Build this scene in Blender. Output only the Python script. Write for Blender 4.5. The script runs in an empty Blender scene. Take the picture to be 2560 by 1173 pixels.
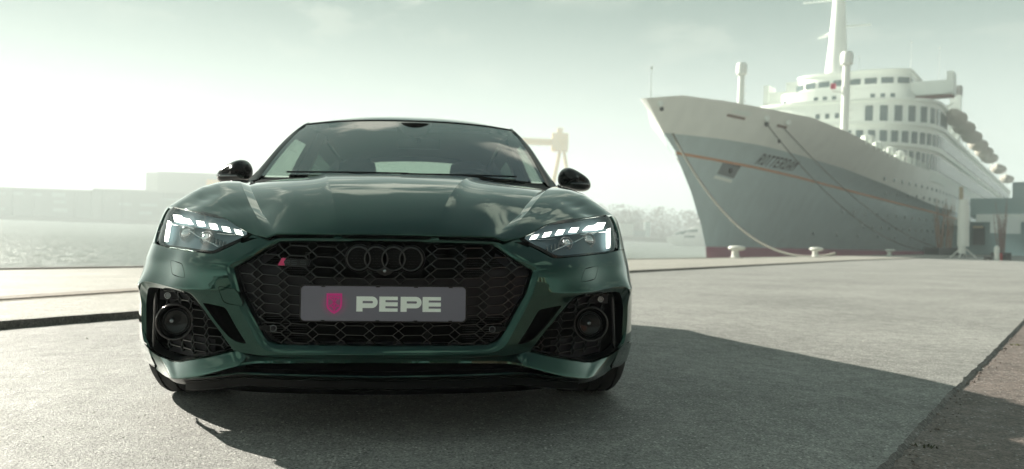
import bpy, bmesh, math, random, json
import numpy as np
from mathutils import Matrix, Vector
from mathutils.geometry import delaunay_2d_cdt
random.seed(7); rng=np.random.default_rng(7)
SC=bpy.context.scene; COL=SC.collection
R=math.radians

# ---------------------------------------------------------------- camera
CAMP=(0.16418,-2.53144,0.63383); YAW,PITCH,ROLL=0.0946878,0.0117182,0.0152571
cd=bpy.data.cameras.new('camera'); cam=bpy.data.objects.new('camera',cd); COL.objects.link(cam); SC.camera=cam
fw=Vector((math.sin(YAW)*math.cos(PITCH),math.cos(YAW)*math.cos(PITCH),math.sin(PITCH)))
rt=Vector((math.cos(YAW),-math.sin(YAW),0)); up=rt.cross(fw)
r2=rt*math.cos(ROLL)+up*math.sin(ROLL); u2=-rt*math.sin(ROLL)+up*math.cos(ROLL)
cam.matrix_world=Matrix(((r2.x,u2.x,-fw.x,CAMP[0]),(r2.y,u2.y,-fw.y,CAMP[1]),(r2.z,u2.z,-fw.z,CAMP[2]),(0,0,0,1)))
cd.sensor_width=36; cd.lens=27.702; cd.clip_start=.05; cd.clip_end=6000
cd.dof.use_dof=True; cd.dof.focus_distance=2.72; cd.dof.aperture_fstop=3.0
HAZE=.0015
# ---------------------------------------------------------------- light
SUNV=Vector((-1.5,1.42,1.0)).normalized(); SUN_EL=math.asin(SUNV.z); SUN_AZ=math.atan2(SUNV.x,SUNV.y)
sl=bpy.data.lights.new('sun','SUN'); sl.energy=5.0; sl.angle=R(.55); sl.color=(1.0,.945,.83)
sun=bpy.data.objects.new('sun',sl); COL.objects.link(sun); sun.rotation_euler=(-SUNV).to_track_quat('-Z','Y').to_euler()
world=bpy.data.worlds.new('World'); SC.world=world; world.use_nodes=True
WN=world.node_tree; WN.nodes.clear(); wl=WN.links.new
def wn(t,**k):
    n=WN.nodes.new(t)
    for a,b in k.items():
        if a=='op': n.operation=b
        elif a[0]=='i' and a[1:].isdigit(): n.inputs[int(a[1:])].default_value=b
        else: setattr(n,a,b)
    return n
wout=wn('ShaderNodeOutputWorld'); bg=wn('ShaderNodeBackground'); wl(bg.outputs[0],wout.inputs[0])
sky=wn('ShaderNodeTexSky',sky_type='NISHITA',sun_disc=False,sun_elevation=SUN_EL,sun_rotation=SUN_AZ,altitude=0,air_density=1.0,dust_density=1.5,ozone_density=.6)
bg.inputs[1].default_value=.085
tc=wn('ShaderNodeTexCoord'); nrm=wn('ShaderNodeVectorMath',op='NORMALIZE'); wl(tc.outputs['Generated'],nrm.inputs[0])
sp=wn('ShaderNodeSeparateXYZ'); wl(nrm.outputs[0],sp.inputs[0])
# hazy milk towards the horizon, over the physical sky
cap=wn('ShaderNodeMix',data_type='RGBA',blend_type='DARKEN'); cap.inputs[0].default_value=1; wl(sky.outputs[0],cap.inputs[6]); cap.inputs[7].default_value=(2.3,2.3,2.2,1)
bw=wn('ShaderNodeRGBToBW'); wl(cap.outputs[2],bw.inputs[0])
des=wn('ShaderNodeMix',data_type='RGBA'); des.inputs[0].default_value=.62; wl(cap.outputs[2],des.inputs[6]); wl(bw.outputs[0],des.inputs[7])
tint=wn('ShaderNodeMix',data_type='RGBA',blend_type='MULTIPLY'); tint.inputs[0].default_value=1; wl(des.outputs[2],tint.inputs[6]); tint.inputs[7].default_value=(.205,.40,.37,1)
hz=wn('ShaderNodeMapRange'); wl(sp.outputs[2],hz.inputs[0]); hz.inputs[1].default_value=-.02; hz.inputs[2].default_value=.40; hz.inputs[3].default_value=1; hz.inputs[4].default_value=0; hz.interpolation_type='SMOOTHERSTEP'
mixh=wn('ShaderNodeMix',data_type='RGBA'); wl(hz.outputs[0],mixh.inputs[0]); asf=wn('ShaderNodeMapRange'); asf.inputs[1].default_value=.24; asf.inputs[2].default_value=1; asf.inputs[3].default_value=.55; asf.inputs[4].default_value=1
tin2=wn('ShaderNodeMix',data_type='RGBA',blend_type='MULTIPLY'); tin2.inputs[0].default_value=1; wl(tint.outputs[2],tin2.inputs[6]); wl(asf.outputs[0],tin2.inputs[7]); wl(tin2.outputs[2],mixh.inputs[6])
# haze is brightest looking into the light and duller with the sun behind one
sdt=wn('ShaderNodeVectorMath',op='DOT_PRODUCT'); wl(nrm.outputs[0],sdt.inputs[0]); sdt.inputs[1].default_value=Vector((SUNV.x,SUNV.y,0)).normalized()
sfm=wn('ShaderNodeMapRange',interpolation_type='SMOOTHSTEP'); wl(sdt.outputs['Value'],sfm.inputs[0]); sfm.inputs[1].default_value=-.95; sfm.inputs[2].default_value=-.22; sfm.inputs[3].default_value=.18; sfm.inputs[4].default_value=1
wl(sfm.outputs[0],asf.inputs[0])
hcol=wn('ShaderNodeMix',data_type='RGBA',blend_type='MULTIPLY'); hcol.inputs[0].default_value=1; hcol.inputs[6].default_value=(4.1,4.75,4.4,1); wl(sfm.outputs[0],hcol.inputs[7]); wl(hcol.outputs[2],mixh.inputs[7])
# thin clouds on a plane overhead
dv=wn('ShaderNodeVectorMath',op='DIVIDE'); zc=wn('ShaderNodeMath',op='MAXIMUM',i1=.05); za=wn('ShaderNodeMath',op='ADD',i1=.12); wl(sp.outputs[2],za.inputs[0]); wl(za.outputs[0],zc.inputs[0])
cz=wn('ShaderNodeCombineXYZ'); [wl(zc.outputs[0],cz.inputs[i]) for i in range(3)]; wl(nrm.outputs[0],dv.inputs[0]); wl(cz.outputs[0],dv.inputs[1])
n1=wn('ShaderNodeTexNoise'); n1.inputs['Scale'].default_value=3.4; n1.inputs['Detail'].default_value=9; n1.inputs['Roughness'].default_value=.58; n1.inputs['Distortion'].default_value=.35; wl(dv.outputs[0],n1.inputs['Vector'])
n2=wn('ShaderNodeTexNoise'); n2.inputs['Scale'].default_value=1.5; n2.inputs['Detail'].default_value=2; wl(dv.outputs[0],n2.inputs['Vector'])
m1=wn('ShaderNodeMapRange'); wl(n2.outputs[0],m1.inputs[0]); m1.inputs[1].default_value=.475; m1.inputs[2].default_value=.55
m2=wn('ShaderNodeMapRange'); wl(n1.outputs[0],m2.inputs[0]); m2.inputs[1].default_value=.49; m2.inputs[2].default_value=.585
cm=wn('ShaderNodeMath',op='MULTIPLY'); wl(m1.outputs[0],cm.inputs[0]); wl(m2.outputs[0],cm.inputs[1])
cel=wn('ShaderNodeMapRange',interpolation_type='SMOOTHSTEP'); wl(sp.outputs[2],cel.inputs[0]); [setattr(cel.inputs[i+1],'default_value',v) for i,v in enumerate((.20,.50,.08,1.0))]
cf=wn('ShaderNodeMath',op='MULTIPLY'); wl(cm.outputs[0],cf.inputs[0]); wl(cel.outputs[0],cf.inputs[1])
mixc=wn('ShaderNodeMix',data_type='RGBA'); wl(cf.outputs[0],mixc.inputs[0]); wl(mixh.outputs[2],mixc.inputs[6]); mixc.inputs[7].default_value=(4.4,4.5,3.8,1)
wl(mixc.outputs[2],bg.inputs[0])
VS=SC.view_settings; VS.view_transform='Standard'; VS.look='None'; VS.gamma=1; VS.use_curve_mapping=False; VS.exposure=1.44
SC.cycles.max_bounces=10; SC.cycles.transparent_max_bounces=16; SC.cycles.volume_bounces=0
SC.cycles.caustics_reflective=False; SC.cycles.caustics_refractive=False
SC.cycles.use_denoising=True
# ---------------------------------------------------------------- helpers
def tag(o,label=None,cat=None,group=None,kind=None):
    if label: o['label']=label
    if cat: o['category']=cat
    if group: o['group']=group
    if kind: o['kind']=kind
    return o
def empty(name,loc=(0,0,0),mat=None):
    o=bpy.data.objects.new(name,None); COL.objects.link(o); o.empty_display_size=.3
    if mat is not None: o.matrix_world=mat
    else: o.location=loc
    return o
def mobj(name,verts,faces,mat=None,parent=None,smooth=False,vn=None,sharp=None):
    me=bpy.data.meshes.new(name); me.from_pydata([tuple(map(float,v)) for v in verts],[],[tuple(map(int,f)) for f in faces]); me.update()
    if smooth: me.shade_smooth()
    if sharp is not None and smooth: me.set_sharp_from_angle(angle=R(sharp))
    if vn is not None: me.normals_split_custom_set_from_vertices([tuple(map(float,v)) for v in vn])
    if mat is not None:
        for m in (mat if isinstance(mat,(list,tuple)) else [mat]): me.materials.append(m)
    o=bpy.data.objects.new(name,me); COL.objects.link(o)
    if parent is not None: o.parent=parent
    return o
class MB:
    def __init__(s): s.v=[]; s.f=[]
    def add(s,v,f):
        b=len(s.v); s.v+= [tuple(map(float,p)) for p in v]; s.f+=[tuple(int(i)+b for i in q) for q in f]; return s
    def box(s,c,d,rz=0,M=None,taper=1.0):
        c=Vector(c); x,y,z=[a/2 for a in d]; cr,sr=math.cos(rz),math.sin(rz); P=[]
        for k in (-1,1):
            t=taper if k>0 else 1
            for a,b in ((-1,-1),(1,-1),(1,1),(-1,1)):
                p=Vector((a*x*t,b*y*t,k*z)); p=Vector((p.x*cr-p.y*sr,p.x*sr+p.y*cr,p.z))+c; P.append(p if M is None else M@p)
        return s.add(P,[(3,2,1,0),(4,5,6,7),(0,1,5,4),(1,2,6,5),(2,3,7,6),(3,0,4,7)])
    def tube(s,pts,r,n=8,cap=True):
        pts=[Vector(p) for p in pts]; m=len(pts); rs=r if isinstance(r,(list,tuple)) else [r]*m; V=[]; F=[]
        ref=Vector((0,0,1))
        for i,p in enumerate(pts):
            t=(pts[min(i+1,m-1)]-pts[max(i-1,0)]).normalized()
            a=ref if abs(t.dot(ref))<.95 else Vector((1,0,0)); e1=t.cross(a).normalized(); e2=t.cross(e1)
            V+=[p+(e1*math.cos(2*math.pi*k/n)+e2*math.sin(2*math.pi*k/n))*rs[i] for k in range(n)]
        for i in range(m-1):
            for k in range(n): F.append((i*n+k,i*n+(k+1)%n,(i+1)*n+(k+1)%n,(i+1)*n+k))
        if cap: F+= [tuple(range(n))[::-1],tuple((m-1)*n+k for k in range(n))]
        return s.add(V,F)
    def lathe(s,c,prof,axis=(0,0,1),n=24):
        """prof: list of (r,h) along axis from c"""
        ax=Vector(axis).normalized(); a=Vector((0,0,1)) if abs(ax.z)<.9 else Vector((1,0,0)); e1=ax.cross(a).normalized(); e2=ax.cross(e1); c=Vector(c)
        V=[];F=[];m=len(prof)
        for r,h in prof: V+=[c+ax*h+(e1*math.cos(2*math.pi*k/n)+e2*math.sin(2*math.pi*k/n))*r for k in range(n)]
        for i in range(m-1):
            for k in range(n): F.append((i*n+k,i*n+(k+1)%n,(i+1)*n+(k+1)%n,(i+1)*n+k))
        return s.add(V,F)
    def torus(s,c,Rr,ra,rb,axis=(0,-1,0),n=48,m=10):
        ax=Vector(axis).normalized(); e1=Vector((1,0,0)); e1=(e1-ax*e1.dot(ax)).normalized(); e2=ax.cross(e1); c=Vector(c); V=[];F=[]
        for i in range(n):
            t=2*math.pi*i/n; d=e1*math.cos(t)+e2*math.sin(t)
            for j in range(m):
                q=2*math.pi*j/m; V.append(c+d*(Rr+ra*math.cos(q))+ax*(rb*math.sin(q)))
        for i in range(n):
            for j in range(m): F.append((i*m+j,((i+1)%n)*m+j,((i+1)%n)*m+(j+1)%m,i*m+(j+1)%m))
        return s.add(V,F)
    def prism(s,poly,f0,f1):
        """poly: 2D list; f0,f1 map 2D->3D for back and front"""
        n=len(poly); s.add([f0(p) for p in poly]+[f1(p) for p in poly],[tuple(range(n))[::-1],tuple(range(n,2*n))]+[(i,(i+1)%n,n+(i+1)%n,n+i) for i in range(n)]); return s
    def build(s,name,mat,parent=None,smooth=False,sharp=35): return mobj(name,s.v,s.f,mat,parent,smooth,sharp=sharp if smooth else None)
def grid_faces(nu,nv,flip=False,b=0):
    F=[(b+i*nv+j,b+(i+1)*nv+j,b+(i+1)*nv+j+1,b+i*nv+j+1) for i in range(nu-1) for j in range(nv-1)]
    return [f[::-1] for f in F] if flip else F
# ---- materials ----
MATS={}
def mat(name,col=(.5,.5,.5),rough=.5,metal=0,coat=0,spec=.5,emit=None,es=0,coatr=.03,**k):
    m=bpy.data.materials.new(name); m.use_nodes=True; b=m.node_tree.nodes['Principled BSDF']
    b.inputs['Base Color'].default_value=(*col,1); b.inputs['Roughness'].default_value=rough; b.inputs['Metallic'].default_value=metal
    b.inputs['Coat Weight'].default_value=coat; b.inputs['Coat Roughness'].default_value=coatr; b.inputs['Specular IOR Level'].default_value=spec
    if emit: b.inputs['Emission Color'].default_value=(*emit,1); b.inputs['Emission Strength'].default_value=es
    for kk,v in k.items(): b.inputs[kk].default_value=v
    MATS[name]=m; return m
def nodes(m): return m.node_tree.nodes, m.node_tree.links.new, m.node_tree.nodes['Principled BSDF']
def add_noise(m,scale=5,amt=.15,detail=6,coord='Object',bump=0,bscale=None,bdist=.01,rough_amt=0,stretch=(1,1,1)):
    """mottles the base colour, roughness and relief of a material"""
    N,L,b=nodes(m); tc=N.new('ShaderNodeTexCoord'); mp=N.new('ShaderNodeMapping'); L(tc.outputs[coord],mp.inputs[0]); mp.inputs['Scale'].default_value=stretch
    n=N.new('ShaderNodeTexNoise'); n.inputs['Scale'].default_value=scale; n.inputs['Detail'].default_value=detail; n.inputs['Roughness'].default_value=.6; L(mp.outputs[0],n.inputs['Vector'])
    base=b.inputs['Base Color'].default_value[:]
    cr=N.new('ShaderNodeMapRange'); L(n.outputs[0],cr.inputs[0]); cr.inputs[1].default_value=.25; cr.inputs[2].default_value=.75; cr.inputs[3].default_value=1-amt; cr.inputs[4].default_value=1+amt
    mx=N.new('ShaderNodeMix'); mx.data_type='RGBA'; mx.blend_type='MULTIPLY'; mx.inputs[0].default_value=1; mx.inputs[6].default_value=base; L(cr.outputs[0],mx.inputs[7]); L(mx.outputs[2],b.inputs['Base Color'])
    if bump:
        n3=N.new('ShaderNodeTexNoise'); n3.inputs['Scale'].default_value=bscale or scale*4; n3.inputs['Detail'].default_value=4; L(mp.outputs[0],n3.inputs['Vector'])
        bp=N.new('ShaderNodeBump'); bp.inputs['Strength'].default_value=bump; bp.inputs['Distance'].default_value=bdist; L(n3.outputs[0],bp.inputs['Height']); L(bp.outputs[0],b.inputs['Normal'])
    return m

# ---- the car's curved skin: a plan curve swept over height ------------------
def nspline(xs, ys):
    xs=np.array(xs,float); ys=np.array(ys,float); n=len(xs); h=np.diff(xs)
    A=np.zeros((n,n)); b=np.zeros(n); A[0,0]=A[-1,-1]=1
    for i in range(1,n-1):
        A[i,i-1]=h[i-1]; A[i,i]=2*(h[i-1]+h[i]); A[i,i+1]=h[i]
        b[i]=3*((ys[i+1]-ys[i])/h[i]-(ys[i]-ys[i-1])/h[i-1])
    c=np.linalg.solve(A,b)
    def f(x):
        x=np.clip(np.asarray(x,float),xs[0],xs[-1]); i=np.clip(np.searchsorted(xs,x)-1,0,n-2); t=x-xs[i]
        d=(c[i+1]-c[i])/(3*h[i]); bb=(ys[i+1]-ys[i])/h[i]-h[i]*(2*c[i]+c[i+1])/3
        return ys[i]+bb*t+c[i]*t*t+d*t**3
    return f
def sstep(a,b,x):
    t=np.clip((np.asarray(x,float)-a)/(b-a),0,1); return t*t*(3-2*t)
_pl=[(x,.25*x*x+.81*x**6) for x in (0,.1,.2,.3,.4,.5,.6,.68,.74)]+[(.80,.336),(.855,.392),(.898,.455),(.930,.53),
 (.948,.60),(.957,.70),(.957,.85),(.938,1.1),(.915,1.5),(.912,2.0),(.912,2.6),(.915,3.2),(.925,3.7),(.915,4.05),(.87,4.38),(.78,4.58),(.6,4.69),(.3,4.735),(0,4.74)]
_pl=np.array(_pl); _ps=np.concatenate([[0],np.cumsum(np.hypot(*np.diff(_pl,axis=0).T))])
_PX=nspline(_ps,_pl[:,0]); _PY=nspline(_ps,_pl[:,1]); UMAX=float(_ps[-1])
_y0=nspline([.0,.10,.16,.22,.30,.40,.50,.56,.61,.66,.70,.75,.80,.90],[.10,.055,.025,.000,-.014,-.018,-.019,-.006,.042,.092,.130,.163,.215,.33])
_T=nspline([.0,.10,.16,.22,.30,.38,.44,.50,.56,.63,.70,.75,.80,.90],[-.085,-.05,-.022,-.004,.003,.003,.001,-.008,-.016,-.017,-.018,-.030,-.070,-.18])
def S(u,z,off=0.0):
    """point on the wrap; u>=0 on one half (mirror for the other); off pushes outwards"""
    u=np.asarray(u,float); z=np.asarray(z,float)
    px=_PX(u); py=_PY(u); w=(px/.95)**4
    front=1-sstep(1.3,2.3,u)
    e=1e-3; tx=_PX(u+e)-_PX(u-e); ty=_PY(u+e)-_PY(u-e); L=np.hypot(tx,ty)+1e-12
    nx,ny=ty/L,-tx/L
    # ledge over the side intake
    zr=.478-.10*np.clip((px-.6),-.3,.4)*0
    A=.024*sstep(.50,.78,px)*(1-sstep(.87,.95,px))*front
    d=z-.470
    p=np.where(d>0,np.clip(1-d/.075,0,1)**2,np.exp(-(d/.03)**2))
    o=off+A*p
    return np.stack([px+_T(z)*w+nx*o, py+_y0(z)*front+ny*o, z+0*u],-1)

D=json.loads('''{"G0":[[0.0,0.6305],[0.1495,0.63],[0.2666,0.6288],[0.351,0.6272],[0.3546,0.6267],[0.3733,0.6193],[0.4132,0.5933],[0.4542,0.5685],[0.4842,0.5525],[0.4952,0.5462],[0.4978,0.5427],[0.4972,0.5384],[0.4866,0.5117],[0.4712,0.4681],[0.4414,0.4222],[0.4133,0.3726],[0.3831,0.3258],[0.3713,0.3135],[0.3567,0.3083],[0.3394,0.3031],[0.3049,0.3012],[0.197,0.3018],[0.0968,0.3014],[0.0,0.301]],"G1":[[0.0,0.6422],[0.1511,0.6417],[0.2688,0.6404],[0.3536,0.6388],[0.3635,0.6372],[0.3801,0.6322],[0.428,0.6053],[0.4708,0.5794],[0.5024,0.5624],[0.5162,0.5549],[0.5189,0.55],[0.5177,0.5457],[0.5042,0.5112],[0.4868,0.4677],[0.4646,0.4243],[0.4344,0.3719],[0.4008,0.3111],[0.3889,0.2974],[0.3713,0.2866],[0.3452,0.2803],[0.3049,0.2775],[0.197,0.278],[0.0967,0.2782],[0.0,0.2785]],"b_top":[[0.0,0.644],[0.1513,0.6434],[0.2691,0.6421],[0.3493,0.6413],[0.3635,0.6435],[0.3726,0.6417],[0.3826,0.6346],[0.3965,0.6376],[0.4107,0.641],[0.4397,0.6479],[0.4521,0.6499]],"b_hl":[[0.4481,0.649],[0.4652,0.6352],[0.5193,0.6103],[0.5472,0.5971],[0.5617,0.591],[0.5775,0.5868],[0.6026,0.5858],[0.6571,0.5893],[0.7778,0.5954],[0.9118,0.6019],[0.9649,0.6085],[1.0337,0.6151]],"fender_hl":[[1.0386,0.6181],[1.0605,0.6424],[1.0835,0.6833],[1.0621,0.723],[1.0445,0.75],[1.0143,0.7531]],"fog_outer":[[1.0015,0.475],[0.9926,0.4797],[0.9749,0.482],[0.9284,0.4811],[0.833,0.4755],[0.7448,0.4702],[0.6969,0.4661],[0.6607,0.46],[0.6421,0.4508],[0.6268,0.4347],[0.6,0.4077],[0.5689,0.3764],[0.5357,0.3436],[0.5083,0.3121],[0.4903,0.2916],[0.4844,0.284]],"fog_in_top":[[0.9825,0.4469],[0.9608,0.4583],[0.9358,0.4624],[0.9059,0.4631],[0.8509,0.4622],[0.8018,0.4608],[0.7489,0.4577],[0.7021,0.4523],[0.6775,0.4474],[0.6607,0.4364],[0.6378,0.4168],[0.5996,0.3889],[0.556,0.3524],[0.5237,0.3212],[0.497,0.2929],[0.4889,0.2854]],"fog_in_left":[[0.9436,0.2295],[0.9784,0.242],[1.0224,0.2605],[1.0265,0.2861],[1.0277,0.3376],[1.0306,0.3925],[1.0111,0.4304],[0.9825,0.4469]],"fog_in_bot":[[0.4889,0.2854],[0.5359,0.2722],[0.6001,0.2573],[0.6716,0.2418],[0.7589,0.2244],[0.8173,0.2176],[0.8597,0.2199],[0.9089,0.2238],[0.9436,0.2295]],"seam":[[0.4844,0.284],[0.4837,0.2828],[0.4648,0.2785],[0.4371,0.2734],[0.3921,0.2689],[0.3453,0.2661],[0.2476,0.2653],[0.1216,0.2662],[0.0,0.2666]],"lip_top":[[0.0,0.2653],[0.1206,0.2651],[0.2458,0.2642],[0.343,0.265],[0.3893,0.2677],[0.4338,0.2724],[0.48,0.2817],[0.5348,0.2686],[0.5939,0.2539],[0.6592,0.2402],[0.7443,0.2233],[0.8018,0.2169],[0.846,0.2183],[0.8908,0.2209],[0.9325,0.2267],[0.9761,0.2433],[1.0172,0.2615]],"lip_bot":[[0.0,0.2564],[0.1161,0.2558],[0.2383,0.2539],[0.3328,0.2513],[0.3776,0.2496],[0.4206,0.2432],[0.4654,0.2313],[0.5181,0.2141],[0.5749,0.1959],[0.6232,0.1834],[0.6731,0.1731],[0.7048,0.1686],[0.7487,0.1662],[0.8286,0.162],[0.899,0.1635],[0.9481,0.1727],[0.958,0.1836]],"tri":[[0.6044,0.4284],[0.5846,0.4273],[0.545,0.4218],[0.5174,0.4177],[0.5057,0.4083],[0.4789,0.3657],[0.4568,0.334],[0.439,0.3102],[0.4368,0.3041],[0.4567,0.3059],[0.4748,0.3104],[0.497,0.3218],[0.5358,0.3567],[0.5778,0.3999],[0.6009,0.4226]],"tri_fillet":[[0.4232,0.2945]],"washer":[[0.8452,0.5575],[0.8307,0.5595],[0.7459,0.5534],[0.7272,0.5474],[0.6958,0.509],[0.7021,0.5044],[0.7823,0.5096],[0.8076,0.5153]],"tow":[[0.5407,0.4822],[0.5342,0.4841],[0.5039,0.4801],[0.4722,0.4771]],"tow2":[[0.4421,0.4206],[0.4726,0.4245],[0.508,0.4284],[0.5216,0.4351],[0.5306,0.4518],[0.5403,0.4744]],"lens":[[0.4644,0.6557],[0.5112,0.6746],[0.5597,0.6983],[0.5916,0.7054],[0.6339,0.7113],[0.7485,0.7272],[0.8729,0.7387],[0.9905,0.7498],[1.0222,0.7463],[1.0389,0.7114],[1.0236,0.6548],[1.0037,0.6214],[0.9713,0.609],[0.8336,0.6016],[0.6652,0.5932],[0.6103,0.5928],[0.5856,0.5964],[0.5418,0.618],[0.4987,0.6353]],"drl_long":[[0.9711,0.7244],[0.9088,0.7208],[0.8886,0.7119],[0.821,0.705],[0.7762,0.6858],[0.8824,0.6908],[0.939,0.6977]],"drl0":[[0.7501,0.6987],[0.6985,0.6962],[0.6757,0.678],[0.7233,0.6798]],"drl1":[[0.6574,0.6887],[0.6207,0.6858],[0.6029,0.6667],[0.6372,0.6697]],"drl2":[[0.5891,0.6787],[0.5585,0.6752],[0.5434,0.6575],[0.573,0.6615]],"drl3":[[0.5321,0.6692],[0.5042,0.6644],[0.4912,0.6481],[0.5166,0.6522]],"drl_v":[[1.0037,0.702],[0.9688,0.6948],[0.9526,0.6581],[0.9404,0.6214],[0.9635,0.6242],[0.9831,0.6612]],"slats":[[1.0805,0.7448],[1.0442,0.746],[1.0581,0.7119],[1.0319,0.6548],[1.0166,0.6208],[1.0624,0.6211],[1.1016,0.6457],[1.1211,0.692],[1.1171,0.7301]],"ridge1":[[0.8774,0.6796],[0.7613,0.6583],[0.7054,0.644],[0.6483,0.6289],[0.6021,0.617],[0.576,0.6079]],"ridge2":[[0.6016,0.6532],[0.5491,0.6495],[0.512,0.6485]],"ridge3":[[0.9614,0.6877],[0.8495,0.6795],[0.7493,0.67]],"fogc":[[0.7706,0.354]],"park_fog":[[0.8713,0.4369]],"bar":[[0.926,0.444],[0.9688,0.2467]],"sens":[[0.3427,0.3577]],"hood_front":[[0.0049,0.052,0.6588],[0.0844,0.054,0.6581],[0.1552,0.06,0.6576],[0.1941,0.065,0.6573],[0.2791,0.08,0.6565],[0.3562,0.098,0.6557],[0.3869,0.1,0.6439],[0.4168,0.12,0.6492],[0.45,0.147,0.6565],[0.5008,0.19,0.6797],[0.5547,0.24,0.7047],[0.6089,0.29,0.717],[0.676,0.36,0.7297],[0.7547,0.45,0.7423],[0.8318,0.545,0.7526]],"crown":[[0.8108,0.6,0.7983],[0.85,0.6,0.756],[0.7583,0.8,0.8555],[0.7382,1.0,0.8966],[0.6429,0.64,0.859],[0.2827,0.6,0.8922],[0.3826,1.3,0.9499]],"ws_bottom":[[0.0954,1.36,0.9618],[0.7055,1.5,0.9695],[0.7449,1.52,0.9623]],"ws_top":[[0.0318,1.93,1.3129],[0.585,2.04,1.2938]],"pill_out":[[0.7645,1.56,0.9663],[0.7308,1.65,1.0372],[0.6995,1.76,1.1163],[0.6737,1.86,1.1791],[0.6347,1.96,1.2423],[0.5899,2.07,1.2981]],"pill_in":[[0.7055,1.5,0.9675],[0.6625,1.66,1.068],[0.6235,1.84,1.172],[0.585,2.04,1.2926]],"pill_inR":[[-0.7087,1.5,0.9617],[-0.681,1.6,1.0219],[-0.6435,1.8,1.1411],[-0.5915,2.04,1.2853]],"pill_outR":[[-0.7635,1.56,0.9622],[-0.7346,1.65,1.0328],[-0.711,1.76,1.1031],[-0.5802,2.07,1.2903]],"mirror":[[1.0112,1.8,0.9653],[1.0045,1.8,0.9932],[0.9748,1.8,1.011],[0.9262,1.8,1.0435],[0.8891,1.8,1.056],[0.859,1.8,1.0503],[0.8388,1.8,1.0272],[0.8288,1.8,0.9974],[0.8627,1.8,0.9657],[0.9114,1.8,0.9569],[0.9984,1.8,0.9442]],"mirrorR":[[-1.0196,1.8,0.9677],[-1.0055,1.8,1.0054],[-0.9508,1.8,1.0376],[-0.8806,1.8,1.0571],[-0.8561,1.8,1.042],[-0.8389,1.8,0.9926],[-0.8505,1.8,0.9617],[-0.9299,1.8,0.9256],[-0.9974,1.8,0.9404]],"rings":[[0.0804,0.005,0.5797],[-0.0838,0.005,0.5801]],"cam":[[0.003,0.01,0.5582],[0.0373,0.02,0.5281],[-0.0286,0.02,0.5288],[0.003,0.02,0.5195]],"badge":[[0.3409,0.03,0.554],[0.3252,0.03,0.5777],[0.2316,0.03,0.5707],[0.2375,0.03,0.554]],"splitter":[[-0.0074,-0.02,0.2093],[-0.0064,0.0,0.1958],[-0.0056,0.02,0.1604],[0.4529,0.05,0.213],[0.4525,0.05,0.1902],[0.6299,0.15,0.1758],[0.5273,0.2,0.1483],[0.5276,0.1,0.192],[-0.5839,0.1,0.1845]],"tyre":[[0.9193,0.7,0.0788],[0.9167,0.73,0.0514],[0.9,0.8,0.0063],[0.7579,0.8,0.0043],[0.6883,0.75,0.0426],[-0.9406,0.7,0.0818],[-0.9217,0.8,0.0134]],"emblem":[[0.0021,0.02,0.6143]]}''')
# ---- trimmed panels: an outline in the skin's own (u,z) plane, filled and lifted ----
def inpoly(P,poly):
    P=np.asarray(P,float); poly=np.asarray(poly,float); x,y=P[:,0],P[:,1]; c=np.zeros(len(P),bool); n=len(poly); j=n-1
    for i in range(n):
        xi,yi=poly[i]; xj,yj=poly[j]
        k=((yi>y)!=(yj>y)); 
        if yi!=yj: c^= k & (x<(xj-xi)*(y-yi)/(yj-yi)+xi)
        j=i
    return c
def dense(poly,step,closed=True):
    out=[]; n=len(poly)
    for i in range(n if closed else n-1):
        a=np.array(poly[i],float); b=np.array(poly[(i+1)%n],float); k=max(1,int(np.ceil(np.hypot(*(b-a))/step)))
        out+= [tuple(a+(b-a)*t/k) for t in range(k)]
    if not closed: out.append(tuple(poly[-1]))
    return out
def rounded(poly,r=.25,it=2,closed=True):
    """corner cutting that keeps the ends of an open line"""
    P=[np.array(p,float) for p in poly]
    for _ in range(it):
        Q=[] if closed else [P[0]]
        for i in range(len(P) if closed else len(P)-1):
            a,b=P[i],P[(i+1)%len(P)]; Q+=[a+(b-a)*r,b-(b-a)*r]
        if not closed: Q.append(P[-1])
        P=Q
    return [tuple(p) for p in P]
def trim(outer,holes=(),step=.015):
    outer=dense(outer,step); holes=[dense(h,step) for h in holes]; V=[];E=[]
    for lp in [outer]+holes:
        b=len(V); V+=lp; E+=[(b+i,b+(i+1)%len(lp)) for i in range(len(lp))]
    o=np.array(outer); nb=len(V); x0,y0=o.min(0); x1,y1=o.max(0)
    gx,gy=np.meshgrid(np.arange(x0+step*.5,x1,step),np.arange(y0+step*.5,y1,step)); G=np.stack([gx.ravel(),gy.ravel()],1)
    k=inpoly(G,outer)
    for h in holes: k&=~inpoly(G,h)
    G=G[k]; B=np.array(V)
    if len(G):
        d=np.min(np.hypot(G[:,None,0]-B[None,:,0],G[:,None,1]-B[None,:,1]),1) if len(G)*len(B)<3e7 else np.full(len(G),1)
        G=G[d>step*.55]
    P=[Vector(p) for p in V]+[Vector(p) for p in G]
    v,e,f,*_=delaunay_2d_cdt(P,E,[],0,1e-6)
    v=np.array([tuple(p) for p in v]); f=np.array([t for t in f if len(t)==3])
    c=v[f].mean(1); k=inpoly(c,outer)
    for h in holes: k&=~inpoly(c,h)
    f=f[k]; a=v[f]; ar=(a[:,1,0]-a[:,0,0])*(a[:,2,1]-a[:,0,1])-(a[:,2,0]-a[:,0,0])*(a[:,1,1]-a[:,0,1])
    f[ar<0]=f[ar<0][:,::-1]; f=f[np.abs(ar)>1e-9]
    return v,f
def lift(v,fn,e=8e-4):
    """fn(u,z)->(n,3); returns points and unit normals"""
    P=fn(v[:,0],v[:,1]); a=fn(v[:,0]+e,v[:,1])-fn(v[:,0]-e,v[:,1]); b=fn(v[:,0],v[:,1]+e)-fn(v[:,0],v[:,1]-e)
    n=np.cross(a,b); n/=np.linalg.norm(n,axis=1)[:,None]+1e-12; return P,n
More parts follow.
